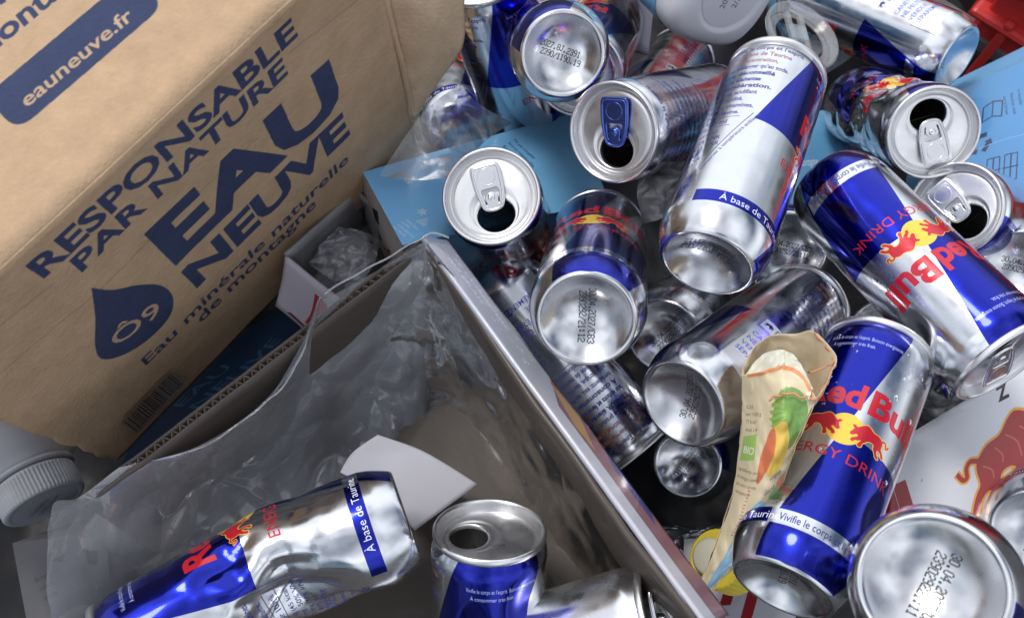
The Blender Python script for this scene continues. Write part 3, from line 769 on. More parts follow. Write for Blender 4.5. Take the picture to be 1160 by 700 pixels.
for i, (x, y) in enumerate(((28, 30), (30, 66), (48, 78))):   # small white snow and leaf marks
    for a in range(6):
        t = a * math.pi / 3; c.stroke([(x, y), (x + 4 * math.cos(t), y + 4 * math.sin(t))], .6, (.9, .95, 1))
        c.stroke([(x + 2.4 * math.cos(t - .4), y + 2.4 * math.sin(t - .4)), (x + 3 * math.cos(t), y + 3 * math.sin(t)), (x + 2.4 * math.cos(t + .4), y + 2.4 * math.sin(t + .4))], .5, (.9, .95, 1))
for i in range(4): c.stroke([(20 + i, 22 - i * 2), (30 - i, 22 - i * 2)], .6, (.9, .95, 1))
text_lines(c, ['100% DES', 'ALPES', 'CONSERVER', 'AU FRAIS'], 12, 26, 3.4, 4.4, (.85, .92, 1), rot=-1.2)
text_lines(c, ['Eau minérale naturelle de montagne', 'À conserver à l\'abri du soleil et', 'dans un endroit propre et sec.', 'À consommer de préférence', 'avant la date figurant'], 96, 78, 4.2, 6, srgb(30, 52, 96), rot=-1.25)
text_lines(c, ['Ne pas congeler', 'Source responsable', 'Brique recyclable', 'Trier pour recycler'], 132, 80, 4.4, 6.5, srgb(30, 52, 96), rot=-1.25)
c.stroke([(80, 50), (84, 56), (88, 50), (88, 44), (80, 44)], .8, (.9, .95, 1), closed=True)
M_BLUEC = mat('blue_carton', img=c.images('blue_carton'), rough=.32, coat=.35, ext='EXTEND', bump=.1)
c = Canvas(60, 60, 8, srgb(186, 180, 178))
K = srgb(22, 22, 24)
c.poly([(16, 40), (24, 46), (28, 34), (20, 30)], K); c.poly([(22, 22), (32, 20), (26, 12)], K); c.text('FSC', 34, 12, 8, K, .02); c.poly([(38, 20), (46, 22), (44, 28)], srgb(150, 30, 40)); c.rect(4, 4, 56, 5, srgb(120, 116, 116))
M_WSIDE = mat('white_carton_side', img=c.images('white_side'), rough=.5, ext='EXTEND', bump=.2)
M_PLAINW = mat('plain_card', (.55, .55, .58), .55, noise=.1, bump=.2)
carton('water_carton', [(456, 278, .47), (690, 228, .56), (650, 128, .60), (411, 195, .515)], FW * .045 - RT * .006 - UP * .022, (M_BLUEC, M_BLUESIDE, M_WSIDE),
       'light blue drink carton with faint French print and a can standing on it', 'drink carton', 'light blue drink cartons')
c = Canvas(120, 120, 6, srgb(76, 140, 196))
NB = srgb(28, 44, 80)
c.stroke([(30, 88), (38, 91), (46, 88), (46, 72), (38, 75), (30, 72)], 1.2, NB, closed=True); c.stroke([(38, 91), (38, 75)], 1, NB)
for a in range(3):
    t = math.radians(90 + 120 * a); cx, cy = 30 + 6.5 * math.cos(t), 52 + 6.5 * math.sin(t); d = t + math.pi / 2
    p = lambda r, s: (cx + r * math.cos(d) + s * math.cos(t), cy + r * math.sin(d) + s * math.sin(t))
    c.poly([p(-5, -2), p(2, -2), p(2, -4), p(6, 0), p(2, 4), p(2, 2), p(-5, 2)], NB)
for x0 in (42, 56): c.stroke([(x0, 14), (x0, 36)], 1.2, NB); c.stroke([(x0 - 6, 25), (x0 + 6, 25)], 1, NB); c.stroke([(x0 - 5, 14), (x0 + 5, 14), (x0 + 5, 36), (x0 - 5, 36)], .8, NB, closed=True)
text_lines(c, ['à recycler', 'bouchon vissé', 'sur la brique'], 58, 94, 4, 6, NB, rot=-1.4); text_lines(c, ['Pensez', 'au tri'], 8, 44, 4, 6, NB, rot=-1.3)
c.poly([(92, 70), (104, 76), (100, 60)], (.9, .92, .95)); c.stroke([(0, 46), (120, 54)], .5, srgb(120, 170, 215))
M_BLUEC2 = mat('blue_carton_recycling', img=c.images('blue_carton2'), rough=.32, coat=.35, ext='EXTEND', bump=.1)
carton('water_carton', [(1062, 232, .57), (1240, 212, .54), (1240, 30, .60), (1078, 108, .63)], FW * .05 + UP * .01, (M_BLUEC2, M_BLUESIDE, M_BLUESIDE),
       'light blue drink carton with dark recycling arrows at the right edge', 'drink carton', 'light blue drink cartons')
c = Canvas(80, 60, 6, srgb(96, 160, 205)); text_lines(c, ['Source', 'de montagne'], 8, 40, 6, 9, (.85, .92, .97)); c.poly([(30, 2), (44, 8), (40, 20), (32, 14)], (.85, .85, .8))
carton('water_carton', [(880, 262, .60), (960, 250, .60), (965, 120, .64), (900, 130, .64)], FW * .04, (mat('blue_carton_c', img=c.images('blue_carton3'), rough=.35, ext='EXTEND'), M_PLAINW, M_PLAINW),
       'light blue carton corner glimpsed between the big silver can and the crushed can', 'drink carton', 'light blue drink cartons')
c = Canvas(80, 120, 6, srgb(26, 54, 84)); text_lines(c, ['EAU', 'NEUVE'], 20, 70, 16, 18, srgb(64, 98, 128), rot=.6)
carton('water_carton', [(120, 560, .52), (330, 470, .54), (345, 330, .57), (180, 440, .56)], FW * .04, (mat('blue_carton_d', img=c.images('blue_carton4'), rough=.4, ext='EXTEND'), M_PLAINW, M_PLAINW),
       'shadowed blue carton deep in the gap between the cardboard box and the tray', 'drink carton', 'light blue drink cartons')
c = Canvas(80, 100, 6, srgb(60, 62, 70)); text_lines(c, ['Brique', 'carton', 'à trier'], 14, 60, 6, 9, K, rot=.3); c.poly([(60, 84), (72, 88), (70, 70), (62, 72)], K); c.poly([(30, 78), (42, 84), (40, 76)], K)  # white carton, its dark grey ground stands in for the corner's shade
carton('juice_carton', [(38, 745, .40), (130, 735, .41), (120, 600, .45), (14, 615, .44)], FW * .05 + RT * .01, (mat('shade_dimmed_carton', img=c.images('shade_dimmed_carton'), rough=.5, ext='EXTEND'), M_GREYT0, M_GREYT0),
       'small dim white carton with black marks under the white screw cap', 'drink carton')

# ---- the cardboard tray with cans in it ---------------------------------------------------
TC, TL_, TR_ = P(482, 277, .452), P(96, 572, .392), P(800, 712, .355)
ex_l = (TL_ - TC); ex_r = (TR_ - TC); Ll, Lr = ex_l.length, ex_r.length; ex_l.normalize(); ex_r.normalize()
dn = ex_l.cross(ex_r).normalized()
if dn.dot(FW) < 0: dn = -dn
TH = .092
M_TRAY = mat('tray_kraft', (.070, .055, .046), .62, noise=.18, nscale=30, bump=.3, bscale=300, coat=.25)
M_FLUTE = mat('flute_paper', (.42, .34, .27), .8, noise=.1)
tr = empty('cardboard_tray', TC + dn * TH, 'open brown cardboard tray wrapped in clear film with cans inside, across the lower left', 'cardboard tray')
def wall(name, A, dirv, L, hgt, nrm, m, th=.0032, n=(50, 14), seed=0, off=-1, wr=.0014):
    vs = []; uv = []
    for i in range(n[1]):
        for j in range(n[0]):
            a, b = j / (n[0] - 1), i / (n[1] - 1); p = A + dirv * (a * L) + hgt * b
            vs.append(p + nrm * wr * (mnoise.noise(p * 16 + Vector((seed, 0, 0))) * 1.8 + .3 * mnoise.noise(p * 60))); uv.append((a, b))
    o = mk(name, vs, grid_faces(n[1], n[0]), m, tr, uv, local=False); solid(o, th, off); return o
inl = ex_r - ex_l * ex_r.dot(ex_l); inl.normalize()
inr = ex_l - ex_r * ex_l.dot(ex_r); inr.normalize()
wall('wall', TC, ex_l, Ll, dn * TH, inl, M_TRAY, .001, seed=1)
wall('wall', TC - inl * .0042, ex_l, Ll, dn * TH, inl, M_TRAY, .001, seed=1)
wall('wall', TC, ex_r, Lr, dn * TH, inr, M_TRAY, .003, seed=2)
fv = []
for i in range(24):
    for j in range(24): fv.append(TC + dn * TH + ex_l * (Ll * i / 23) + ex_r * (Lr * j / 23) + dn * .0015 * mnoise.noise(Vector((i * .4, j * .4, 0))))
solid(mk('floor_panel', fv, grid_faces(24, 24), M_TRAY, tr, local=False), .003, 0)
# corrugation between the two liners along the left wall's top edge
zz = []; nz_ = int(Ll / .0022)
for i in range(nz_):
    s = i / nz_ * Ll; o_ = .0003 + .0034 * (i % 2)
    p = TC + ex_l * s; zz += [p - inl * o_ + dn * .0003, p - inl * o_ + dn * .02]
mk('corrugation', zz, [(2 * i, 2 * i + 1, 2 * i + 3, 2 * i + 2) for i in range(nz_ - 1)], M_FLUTE, tr, smooth=False, local=False)
# outer face of the right wall, printed, leaning outward under film
c = Canvas(300, 60, 6, srgb(184, 188, 204))
for i, t in enumerate(('SE CONSERVE', 'AU FRAIS')): c.text(t, 18, 38 - i * 14, 11, srgb(215, 222, 240), .01)
for i in range(34):
    x_, y_ = rnd.uniform(10, 120), rnd.uniform(22, 54); c.stroke([(x_, y_), (x_ + rnd.uniform(-5, 5), y_ + rnd.uniform(-4, 4)), (x_ + rnd.uniform(-5, 5), y_ + rnd.uniform(-4, 4))], .8, srgb(225, 232, 246))
c.poly([(125, 60), (300, 60), (300, 26), (150, 26)], srgb(134, 96, 102)); c.poly([(128, 50), (160, 56), (185, 34), (165, 30)], srgb(176, 140, 90)); c.poly([(180, 60), (230, 60), (240, 46), (200, 46)], srgb(70, 70, 120))
c.rect(130, 0, 300, 22, srgb(190, 190, 202))
M_TSIDE = mat('tray_print', img=c.images('tray_print'), rough=.3, coat=.7, ext='EXTEND', bump=.4, bscale=90)
out_r = (-inr * .013 + dn * .012)
wall('printed_side', TC - inr * .001 - dn * .0016 - ex_r * .004, ex_r, Lr + .004, out_r + dn * .002, -dn, M_TSIDE, .0025, seed=5, wr=.0008)
wall('outer_wall', TC - inr * .014 + dn * .013, ex_r, Lr, dn * .075, inr, M_TSIDE, .002, seed=6, wr=.0008)

# clear film hanging over the tray
film = empty('plastic_film', TC, 'torn clear plastic wrap draped over the brown tray and hanging past its left wall', 'plastic wrap')
f1 = [[(366, 334, .425), (342, 396, .430), (300, 455, .425), (225, 505, .415), (138, 528, .402)],
      [(372, 338, .432), (352, 440, .46), (290, 510, .45), (190, 550, .42), (92, 562, .390)],
      [(430, 306, .448), (400, 470, .49), (310, 560, .462), (190, 590, .425), (62, 572, .374)],
      [(482, 274, .449), (450, 480, .50), (330, 600, .465), (200, 640, .43), (58, 640, .366)],
      [(484, 280, .452), (470, 500, .51), (350, 640, .465), (190, 690, .43), (66, 705, .360)],
      [(486, 284, .454), (480, 520, .52), (380, 690, .465), (200, 760, .43), (90, 770, .355)]]
sheet('film_sheet', f1, 240, 240, FILM_MILKY, film, wr=.005, sc=13, seed=1, fine=.0005)
f2 = [[(484, 275, .449), (560, 370, .434), (640, 480, .412), (720, 600, .384), (800, 712, .353)],
      [(472, 330, .466), (535, 430, .475), (604, 556, .470), (660, 670, .465), (700, 790, .46)],
      [(440, 390, .478), (520, 470, .51), (590, 590, .50), (640, 700, .47), (690, 800, .42)],
      [(400, 430, .485), (470, 490, .52), (560, 640, .51), (600, 730, .49), (640, 810, .45)]]
sheet('film_sheet', f2, 90, 110, film_mat('inner_film', milk=.10, rough=.09, gloss=.9, bst=.4), film, wr=.0035, sc=20, seed=3, fine=.0004)
# rolled film edge along the corner
for nm, path in (('film_edge', [(362, 337, .424), (346, 392, .429), (322, 434, .428), (300, 456, .424), (262, 486, .419), (225, 506, .414), (180, 520, .408), (138, 528, .401)]),
                 ('film_edge', [(366, 333, .4235), (400, 312, .434), (440, 292, .443), (470, 274, .4475), (490, 264, .449), (508, 270, .449)])):
    pp = [P(*q) for q in catmull(path, 40)]; v, f = tube_pts([p + Vector((mnoise.noise(p * 90), mnoise.noise(p * 80), 0)) * .0012 for p in pp], .0006, 8)
    mk(nm, v, f, FILM_MILKY, film, local=False)

# small tray behind
M_GREYT = mat('grey_board', (.27, .27, .28), .5, noise=.2, nscale=40, bump=.25)
c = Canvas(80, 50, 8, srgb(178, 172, 184)); c.text('R', 42, 14, 34, DRED, .08); c.poly([(20, 4), (70, 4), (70, 8), (24, 8)], srgb(110, 30, 40))
M_RTRAY = mat('small_tray_print', img=c.images('small_tray'), rough=.5, ext='EXTEND', bump=.2)
st = empty('small_tray', P(360, 320, .53), 'small grey card tray with a red letter, between the cardboard box and the blue carton', 'cardboard tray')
cA, cB, cC, cD = (323, 288, .478), (404, 216, .53), (470, 280, .53), (392, 342, .474)
def sp(a, b, h0, h1, nm, m, th=.0022):
    A, B = P(*a), P(*b); vs = []; uv = []
    dv = (FW * .98 - UP * .3).normalized()
    for i in range(8):
        for j in range(12): vs.append(A.lerp(B, j / 11) + dv * (h0 + (h1 - h0) * i / 7)); uv.append((j / 11, 1 - i / 7))
    solid(mk(nm, vs, grid_faces(8, 12), m, st, uv, local=False), th, 0)
sp(cA, cB, 0, .055, 'wall', M_GREYT); sp(cB, cC, 0, .055, 'wall', M_GREYT)
sheet('front_wall', [[(324, 290, .478), (358, 318, .478), (392, 344, .474)], [(320, 318, .486), (352, 352, .486), (386, 380, .482)], [(313, 346, .492), (340, 368, .492), (370, 395, .49)]], 8, 14, M_RTRAY, st, th=.002)
sp(cC, cD, .002, .055, 'wall', M_GREYT)
sheet('floor_panel', [[(323, 290, .53), (392, 343, .53)], [(404, 222, .58), (470, 280, .58)]], 6, 6, M_GREYT, st, th=.002)
sf = sheet('plastic_scrap', [[(352, 300, .50), (378, 318, .495), (402, 330, .49)], [(368, 275, .512), (398, 285, .50), (425, 300, .50)], [(385, 258, .53), (408, 262, .52), (430, 270, .525)]], 40, 40, FILM_MILKY, wr=.009, sc=48, seed=5)
tag(sf, 'crumpled clear wrap lying inside the small grey tray', 'plastic wrap')

# white sheet of paper in the tray
M_PAPER = mat('white_paper', (.50, .50, .56), .6, bump=.1)
pp = sheet('paper_sheet', [[(386, 534, .452), (400, 512, .458), (428, 492, .462)], [(430, 560, .450), (455, 535, .456), (482, 512, .462)], [(470, 600, .448), (505, 575, .452), (541, 548, .458)]], 16, 16, M_PAPER, wr=.0012, sc=20, th=.0004)
tag(pp, 'plain white sheet of paper behind the crushed can in the tray', 'paper')

# ---- bottles ---------------------------------------------------------------------------------
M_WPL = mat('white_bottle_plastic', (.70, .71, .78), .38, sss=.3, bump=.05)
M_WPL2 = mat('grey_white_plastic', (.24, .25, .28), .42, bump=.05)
def ribbed_cap(R_, H, n=140, rib=.35):
    """closed screw cap, mm: z=0 open end, z=H closed top"""
    prof = [(R_ * .98, 0), (R_, .8), (R_, 2.0), (R_, H * .5), (R_ * .99, H - 1.6), (R_ * .96, H - .6), (R_ * .91, H), (R_ * .84, H - .1), (R_ * .80, H - .5), (R_ * .5, H - .5), (.01, H - .5)]
    v = []
    for i, (r, z) in enumerate(prof):
        for k in range(n):
            th = 2 * math.pi * k / n; rr = r - (rib if (k % 4 > 1 and 2 <= i <= 4) else 0); v.append((rr * math.cos(th), rr * math.sin(th), z))
    return v, grid_faces(len(prof), n, True)
def sc_(v, s=.001): return [(a * s, b * s, c_ * s) for a, b, c_ in v]
# bottle lying at the lower left, its ribbed cap toward the viewer
m = axis_matrix(P(-14, 444, .482), P(52, 572, .462), UP, 0)
bt = empty('plastic_bottle', None, 'white plastic bottle with a ribbed screw cap under the cardboard box, left edge', 'bottle', 'plastic bottles', m)
L_ = (P(-14, 444, .482) - P(52, 572, .462)).length * 1000
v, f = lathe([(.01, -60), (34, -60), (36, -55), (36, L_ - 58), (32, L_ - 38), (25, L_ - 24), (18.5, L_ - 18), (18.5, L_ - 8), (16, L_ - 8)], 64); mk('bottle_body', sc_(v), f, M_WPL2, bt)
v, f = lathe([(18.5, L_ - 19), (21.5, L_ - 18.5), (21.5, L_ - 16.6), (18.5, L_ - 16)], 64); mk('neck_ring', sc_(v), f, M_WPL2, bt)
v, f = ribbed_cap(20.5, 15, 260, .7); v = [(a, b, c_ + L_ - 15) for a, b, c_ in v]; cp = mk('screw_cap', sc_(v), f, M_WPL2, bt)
cc = Canvas(50, 50, 10, srgb(134, 136, 144)); cc.text('17.03.2026', 11, 26, 4.6, srgb(60, 60, 68), .006); cc.text('L2076 10:44', 11, 20, 4.6, srgb(70, 70, 78), .006)
v, f = lathe([(.01, L_ - .44), (16.2, L_ - .44)], 48); v2 = sc_(v)
mk('cap_print', v2, f, mat('cap_print', img=cc.images('cap_print'), rough=.45), cp, [(a * 1000 / 42 + .5, b * 1000 / 42 + .5) for a, b, _ in v2])
# second small cap further down
m = axis_matrix(P(84, 640, .445), P(62, 658, .44), UP, 0)
b2 = empty('small_bottle', None, 'small white ribbed cap poking out from behind the film in the lower left', 'bottle', 'plastic bottles', m)
v, f = ribbed_cap(9.5, 10, 120, .5); mk('screw_cap', sc_(v), f, M_WPL2, b2)
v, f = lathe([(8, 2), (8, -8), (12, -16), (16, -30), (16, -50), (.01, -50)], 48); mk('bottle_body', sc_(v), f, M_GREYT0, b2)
# big white bottle at the top, base toward the viewer, with a blue label
def sq_lathe(prof, n=96, p=3.2):
    v = []
    for r, z, sq in prof:
        for k in range(n):
            th = 2 * math.pi * k / n; c_, s_ = math.cos(th), math.sin(th)
            q = (abs(c_) ** p + abs(s_) ** p) ** (-1 / p); rr = r * (1 + (q - 1) * sq); v.append((rr * c_, rr * s_, z))
    return v, grid_faces(len(prof), n, True)
Bq, Tq = P(831, -4, .52), P(738, -85, .58)
m = axis_matrix(Bq, Bq + (Tq - Bq).normalized() * .17, -UP, 0)
b3 = empty('milk_bottle', None, 'white plastic bottle with a light blue label at the top edge, base showing', 'bottle', 'plastic bottles', m)
v, f = sq_lathe([(.01, 2, 0), (14, 1.6, 0), (21, 1.0, 0), (22.5, 0, 0), (24, 0, .3), (29.5, 1.5, .8), (33.5, 6, 1), (34.5, 12, 1), (34.5, 22, 1), (34.5, 120, 1), (30, 140, .8), (18, 155, 0), (18, 170, 0), (.01, 170, 0)])
mk('bottle_body', sc_(v), f, M_WPL, b3)
c = Canvas(220, 96, 7, srgb(112, 172, 214))
for k in range(6): c.disc(14 + k * 36, 60, 8, (.93, .94, .96)); c.disc(14 + k * 36, 60, 6, srgb(150, 120, 100)); c.disc(30 + k * 36, 40, 9, (.95, .95, .96)); c.disc(30 + k * 36, 40, 5, srgb(60, 100, 150)); c.text('LAIT', 8 + k * 36, 16, 9, (.95, .96, 1), .03)
v, f = sq_lathe([(34.9, 22, 1), (34.9, 118, 1)]); n_ = 96
ul = []
for a, b, c_, d in f:
    j = a % n_; ul += [(j / n_, 0), ((j + 1) / n_, 0), ((j + 1) / n_, 1), (j / n_, 1)]
mk('label', sc_(v), f, mat('milk_label', img=c.images('milk_label'), rough=.3, ext='REPEAT'), b3, np.array(ul))
cc = Canvas(46, 46, 10, srgb(214, 214, 226)); cc.text('20:21', 14, 24, 5.5, srgb(90, 90, 105), .004); cc.text('2/3R', 16, 16, 5.5, srgb(90, 90, 105), .004)
v, f = lathe([(.01, .9), (20, .9)], 48); v2 = sc_(v)
m_ = mat('base_print', img=cc.images('milk_base'), rough=.4)
mk('base_stamp', v2, f, m_, b3, [(-a * 1000 / 46 + .5, b * 1000 / 46 + .5) for a, b, _ in v2])

# clear plastic lid ring with a cross bar, and a clear cup beside it
M_CLEAR = mat('clear_plastic', (.5, .53, .56), .14, trans=.0, alpha=.28, coat=.6)
rm = axis_matrix(P(905, 45, .50), P(905, 45, .50) - (FW * .75 - UP * .5 - RT * .25), RT, 0)
lr = empty('bottle_ring', None, 'clear oval plastic lid with a cross bar behind the rim of the big silver can', 'lid', 'clear plastic pieces', rm)
v = []; NR = 64
for (r, z) in ((22, 0), (25, 1.5), (25.6, 4), (24.5, 5.4), (22.6, 5), (21, 1.5), (17, .8), (16.6, 0), (21.5, -.6)):
    for k in range(NR): th = 2 * math.pi * k / NR; v.append((r * .85 * math.cos(th), r * 1.05 * math.sin(th), z))
mk('lid_ring', sc_(v), grid_faces(9, NR, True), M_CLEAR, lr)
v, f = [], []
for x0 in (-5, 3): rbox(v, f, Vector((x0, 0, 1.5)), EX, EY, EZ, 1.6, 19, 1.4)
rbox(v, f, Vector((-1, 2, 2.6)), EX, EY, EZ, 5, 6, 1.0)
bev(mk('cross_bar', sc_(v), f, M_CLEAR, lr, smooth=False), .0005)
v = [(-14 + 10 * s, -16 + 14 * t, .9 + .2 * mnoise.noise(Vector((s * 5, t * 5, 0)))) for t in np.linspace(0, 1, 8) for s in np.linspace(0, 1, 8)]
cm = axis_matrix(P(948, 62, .68), P(880, -40, .70), UP, 0)
cu_ = empty('clear_cup', None, 'clear plastic cup lying on its side by the long silver can', 'cup', 'clear plastic pieces', cm)
v, f = lathe([(.01, 78), (20, 78), (22, 76), (27, 2), (29.5, .8), (30, 0), (29, -.4), (27.4, 0), (26, 4), (21, 74)], 64); mk('cup_body', sc_(v), f, M_CLEAR, cu_)
cl = Canvas(170, 50, 6, srgb(110, 170, 210)); cl.text('pur lait entier', 8, 18, 12, (.95, .95, 1), .02); cl.rect(90, 0, 170, 50, srgb(200, 210, 220)); cl.rect(110, 6, 170, 22, srgb(70, 90, 190))
v, f = lathe([(26.9, 16), (23.6, 60)], 64); ul = []
for a, b, c_, d in f:
    j = a % 64; ul += [(j / 32, 0), ((j + 1) / 32, 0), ((j + 1) / 32, 1), (j / 32, 1)]
mk('label', sc_(v), f, mat('cup_label', img=cl.images('cup_label'), rough=.3, ext='REPEAT'), cu_, np.array(ul))

# ---- pouch, yellow cap, wraps -----------------------------------------------------------------
c = Canvas(100, 200, 6, srgb(222, 205, 170))
c.poly([(8, 200), (92, 200), (92, 192), (8, 194)], srgb(225, 120, 60))
c.poly([(40, 150), (50, 172), (96, 182), (94, 150), (76, 130), (52, 132)], srgb(90, 150, 60), smooth=60)
for k in range(16): a_ = k * .28; c.poly([(66, 154), (66 + 30 * math.cos(a_), 154 + 24 * math.sin(a_)), (66 + 28 * math.cos(a_ + .16), 154 + 22 * math.sin(a_ + .16))], srgb(70 + k * 4, 135 + k * 3, 55))
c.poly([(40, 128), (48, 144), (64, 146), (78, 134), (76, 116), (58, 104), (44, 110)], srgb(236, 190, 60), smooth=60)
c.poly([(34, 112), (42, 140), (50, 132), (48, 108), (40, 96)], srgb(215, 90, 50), smooth=60)
c.poly([(78, 100), (94, 120), (98, 96), (88, 84)], srgb(215, 110, 70), smooth=40); c.poly([(70, 92), (86, 102), (90, 84), (78, 78)], srgb(100, 165, 80), smooth=40)
c.poly([(38, 20), (44, 72), (60, 84), (80, 74), (82, 34), (66, 8), (48, 4)], srgb(110, 170, 220), smooth=60); c.stroke([(46, 34), (50, 60), (60, 70), (72, 62), (74, 40)], 1.2, (.95, .97, 1), smooth=30)
c.disc(58, 50, 4, (.95, .97, 1)); c.disc(58, 50, 2, srgb(110, 170, 220)); c.stroke([(62, 24), (70, 30), (76, 24)], 1.4, (.95, .97, 1), smooth=12)
c.poly([(6, 112), (26, 116), (26, 138), (6, 134)], srgb(140, 190, 80))
c.text('BIO', 9, 120, 9, (.95, .97, .9), .02)
text_lines(c, ['ingrédients: purée', 'de mangue, pomme', 'sans sucres ajoutés', 'voedingswaarde'], 6, 104, 4.5, 6.5, srgb(110, 80, 60)); text_lines(c, ['0,25', 'per 100 g', '79 kcal', 'eiwit 0,4'], 8, 160, 5, 7, srgb(90, 70, 60))
c.text('voegde', 60, 100, 8, srgb(70, 60, 60), .006, rot=.5); c.text('Gourde', 58, 88, 6.5, srgb(60, 55, 60), .006, rot=.5)
for k in range(14): c.stroke([(30, 50 + k * 3), (34, 50 + k * 3)], 1, srgb(190, 90, 70))
c.a[:, :, :3] = c.a[:, :, :3] * .74 + np.array(srgb(222, 208, 176), np.float32) * .26
IMG_PO = c.images('pouch')
M_POUCH = mat('pouch_print', img=IMG_PO, rough=.45, ext='EXTEND', bump=.3, bscale=90, sss=.05)
M_POUCHIN = mat('pouch_inside', (.66, .54, .38), .5, sss=.2, noise=.12, nscale=60, bump=.3)
M_ORANGE = mat('pouch_orange_edge', (.62, .27, .14), .45)
po = empty('juice_pouch', P(792, 665, .40), 'torn beige fruit pouch with mango and green leaf print standing between the cans', 'pouch')
#   loops: front left, front right; back; top to bottom
front = [[(838, 424, .392), (862, 420, .376), (888, 414, .370), (908, 424, .366), (924, 452, .360)],
         [(840, 462, .394), (860, 462, .378), (884, 456, .366), (900, 468, .364), (904, 492, .366)],
         [(836, 510, .396), (852, 514, .380), (874, 516, .368), (885, 522, .368), (890, 534, .374)],
         [(828, 560, .398), (840, 566, .386), (856, 570, .378), (866, 574, .380), (872, 580, .384)],
         [(812, 610, .402), (820, 616, .396), (830, 620, .392), (838, 622, .392), (842, 624, .394)],
         [(790, 664, .406), (793, 667, .404), (796, 670, .402), (799, 672, .402), (802, 672, .402)]]
sheet('front_panel', front, 90, 60, M_POUCH, po, wr=.0026, sc=42, seed=2, th=.00025)
back = [[(838, 424, .392), (850, 394, .402), (870, 380, .408), (900, 378, .406), (922, 376, .398), (944, 408, .380), (924, 452, .360)],
        [(840, 462, .394), (852, 440, .412), (872, 430, .418), (898, 430, .414), (918, 436, .402), (917, 462, .384), (904, 492, .366)],
        [(836, 510, .396), (846, 500, .412), (862, 500, .414), (880, 502, .410), (888, 506, .400), (892, 516, .386), (890, 534, .374)],
        [(828, 560, .398), (838, 558, .404), (850, 560, .404), (860, 564, .402), (868, 568, .396), (873, 574, .390), (872, 580, .384)],
        [(790, 664, .406), (793, 667, .408), (796, 668, .408), (798, 669, .408), (800, 670, .407), (801, 671, .405), (802, 672, .403)]]
sheet('back_panel', back, 60, 70, M_POUCHIN, po, wr=.0028, sc=48, seed=6, th=.00025)
lin = [[(842, 426, .396), (862, 402, .396), (885, 396, .392), (904, 410, .380), (918, 440, .364)], [(858, 446, .384), (872, 420, .384), (890, 418, .380), (904, 430, .370), (912, 452, .362)]]
sheet('inner_lining', lin, 40, 50, mat('pouch_lining', (.78, .72, .60), .42, sss=.2), po, wr=.005, sc=50, seed=9, th=.0003)
for path in ([(944, 408, .379), (934, 416, .372), (922, 420, .366), (914, 421, .364)], [(922, 376, .397), (934, 392, .389), (945, 408, .379), (938, 430, .370), (924, 453, .359)], [(924, 453, .3585), (905, 449, .360), (888, 447, .362), (872, 453, .366)]):
    v, f = tube_pts([P(*q) + Vector((mnoise.noise(Vector(q) * .11), mnoise.noise(Vector(q) * .13 + Vector((4, 4, 4))), 0)) * .0016 for q in catmull(path, 40)], .0005, 8); mk('torn_edge', v, f, M_ORANGE, po, local=False)
M_YEL = mat('yellow_cap', (.72, .58, .05), .4, sss=.1)
ym = axis_matrix(P(832, 640, .455), P(798, 628, .435), UP, 0)
yc = empty('yellow_cap', None, 'yellow plastic screw cap half hidden behind the foot of the pouch', 'bottle cap', None, ym)
v, f = ribbed_cap(15, 20, 120, .5); mk('cap_shell', sc_(v), f, M_YEL, yc)
v, f = lathe([(9, 20.2), (9, 26), (7.5, 27), (.01, 27)], 32); mk('spout', sc_(v), f, mat('pale_spout', (.62, .62, .5), .4), yc)
for (nm, ctrl, lab, m_, wr_, sc2, sd_) in (
    ('tissue_scrap', [[(722, 200, .50), (745, 188, .50), (775, 180, .505)], [(718, 225, .49), (745, 215, .485), (768, 205, .49)], [(728, 255, .50), (745, 250, .49), (760, 240, .50)]], 'crumpled white translucent plastic between the printed cans', mat('white_poly', (.6, .6, .62), .35, alpha=.7, sss=.2), .009, 40, 7),
    ('plastic_scrap', [[(430, 200, .50), (478, 130, .52), (520, 96, .545)], [(470, 205, .50), (510, 150, .525), (545, 120, .55)], [(520, 200, .515), (545, 165, .54), (580, 140, .56)]], 'clear film stretched from the blue carton to the box flap', film_mat('stretched_film', milk=.22, rough=.2, gloss=.7, bst=.15), .0015, 16, 8),
    ('dark_wrapper', [[(500, 250, .52), (570, 262, .53), (640, 240, .56)], [(530, 280, .55), (585, 285, .55), (630, 290, .56)], [(580, 310, .60), (610, 315, .59), (640, 330, .59)]], 'dark glossy wrapper with orange flecks below the can standing on the blue carton', None, .010, 30, 9),
    ('plastic_scrap', [[(700, 580, .60), (760, 590, .60), (830, 580, .60)], [(740, 630, .57), (790, 610, .57), (850, 600, .57)], [(770, 680, .54), (820, 660, .54), (860, 650, .54)]], 'dim clear film in the hollow left of the fruit pouch', film_mat('dim_film', milk=.06), .010, 20, 11)):
    if m_ is None:
        m_ = mat('dark_foil', (.05, .035, .03), .2, .6, noise=.9, nscale=26, coat=.5)
        n_, l_ = m_.node_tree.nodes, m_.node_tree.links
        z = n_.new('ShaderNodeTexNoise'); z.inputs['Scale'].default_value = 30; z.inputs['Distortion'].default_value = 1.5; tc = n_.new('ShaderNodeTexCoord'); l_.new(tc.outputs['Object'], z.inputs[0])
        r_ = n_.new('ShaderNodeValToRGB'); r_.color_ramp.elements[0].position = .52; r_.color_ramp.elements[0].color = (.02, .018, .02, 1); r_.color_ramp.elements[1].position = .62; r_.color_ramp.elements[1].color = (.45, .16, .07, 1)
        l_.new(z.outputs[0], r_.inputs[0]); l_.new(r_.outputs[0], n_['Principled BSDF'].inputs['Base Color'])
    o = sheet(nm, ctrl, 60, 60, m_, wr=wr_, sc=sc2, seed=sd_); tag(o, lab, 'wrapper' if 'wrapper' in nm else 'plastic wrap')

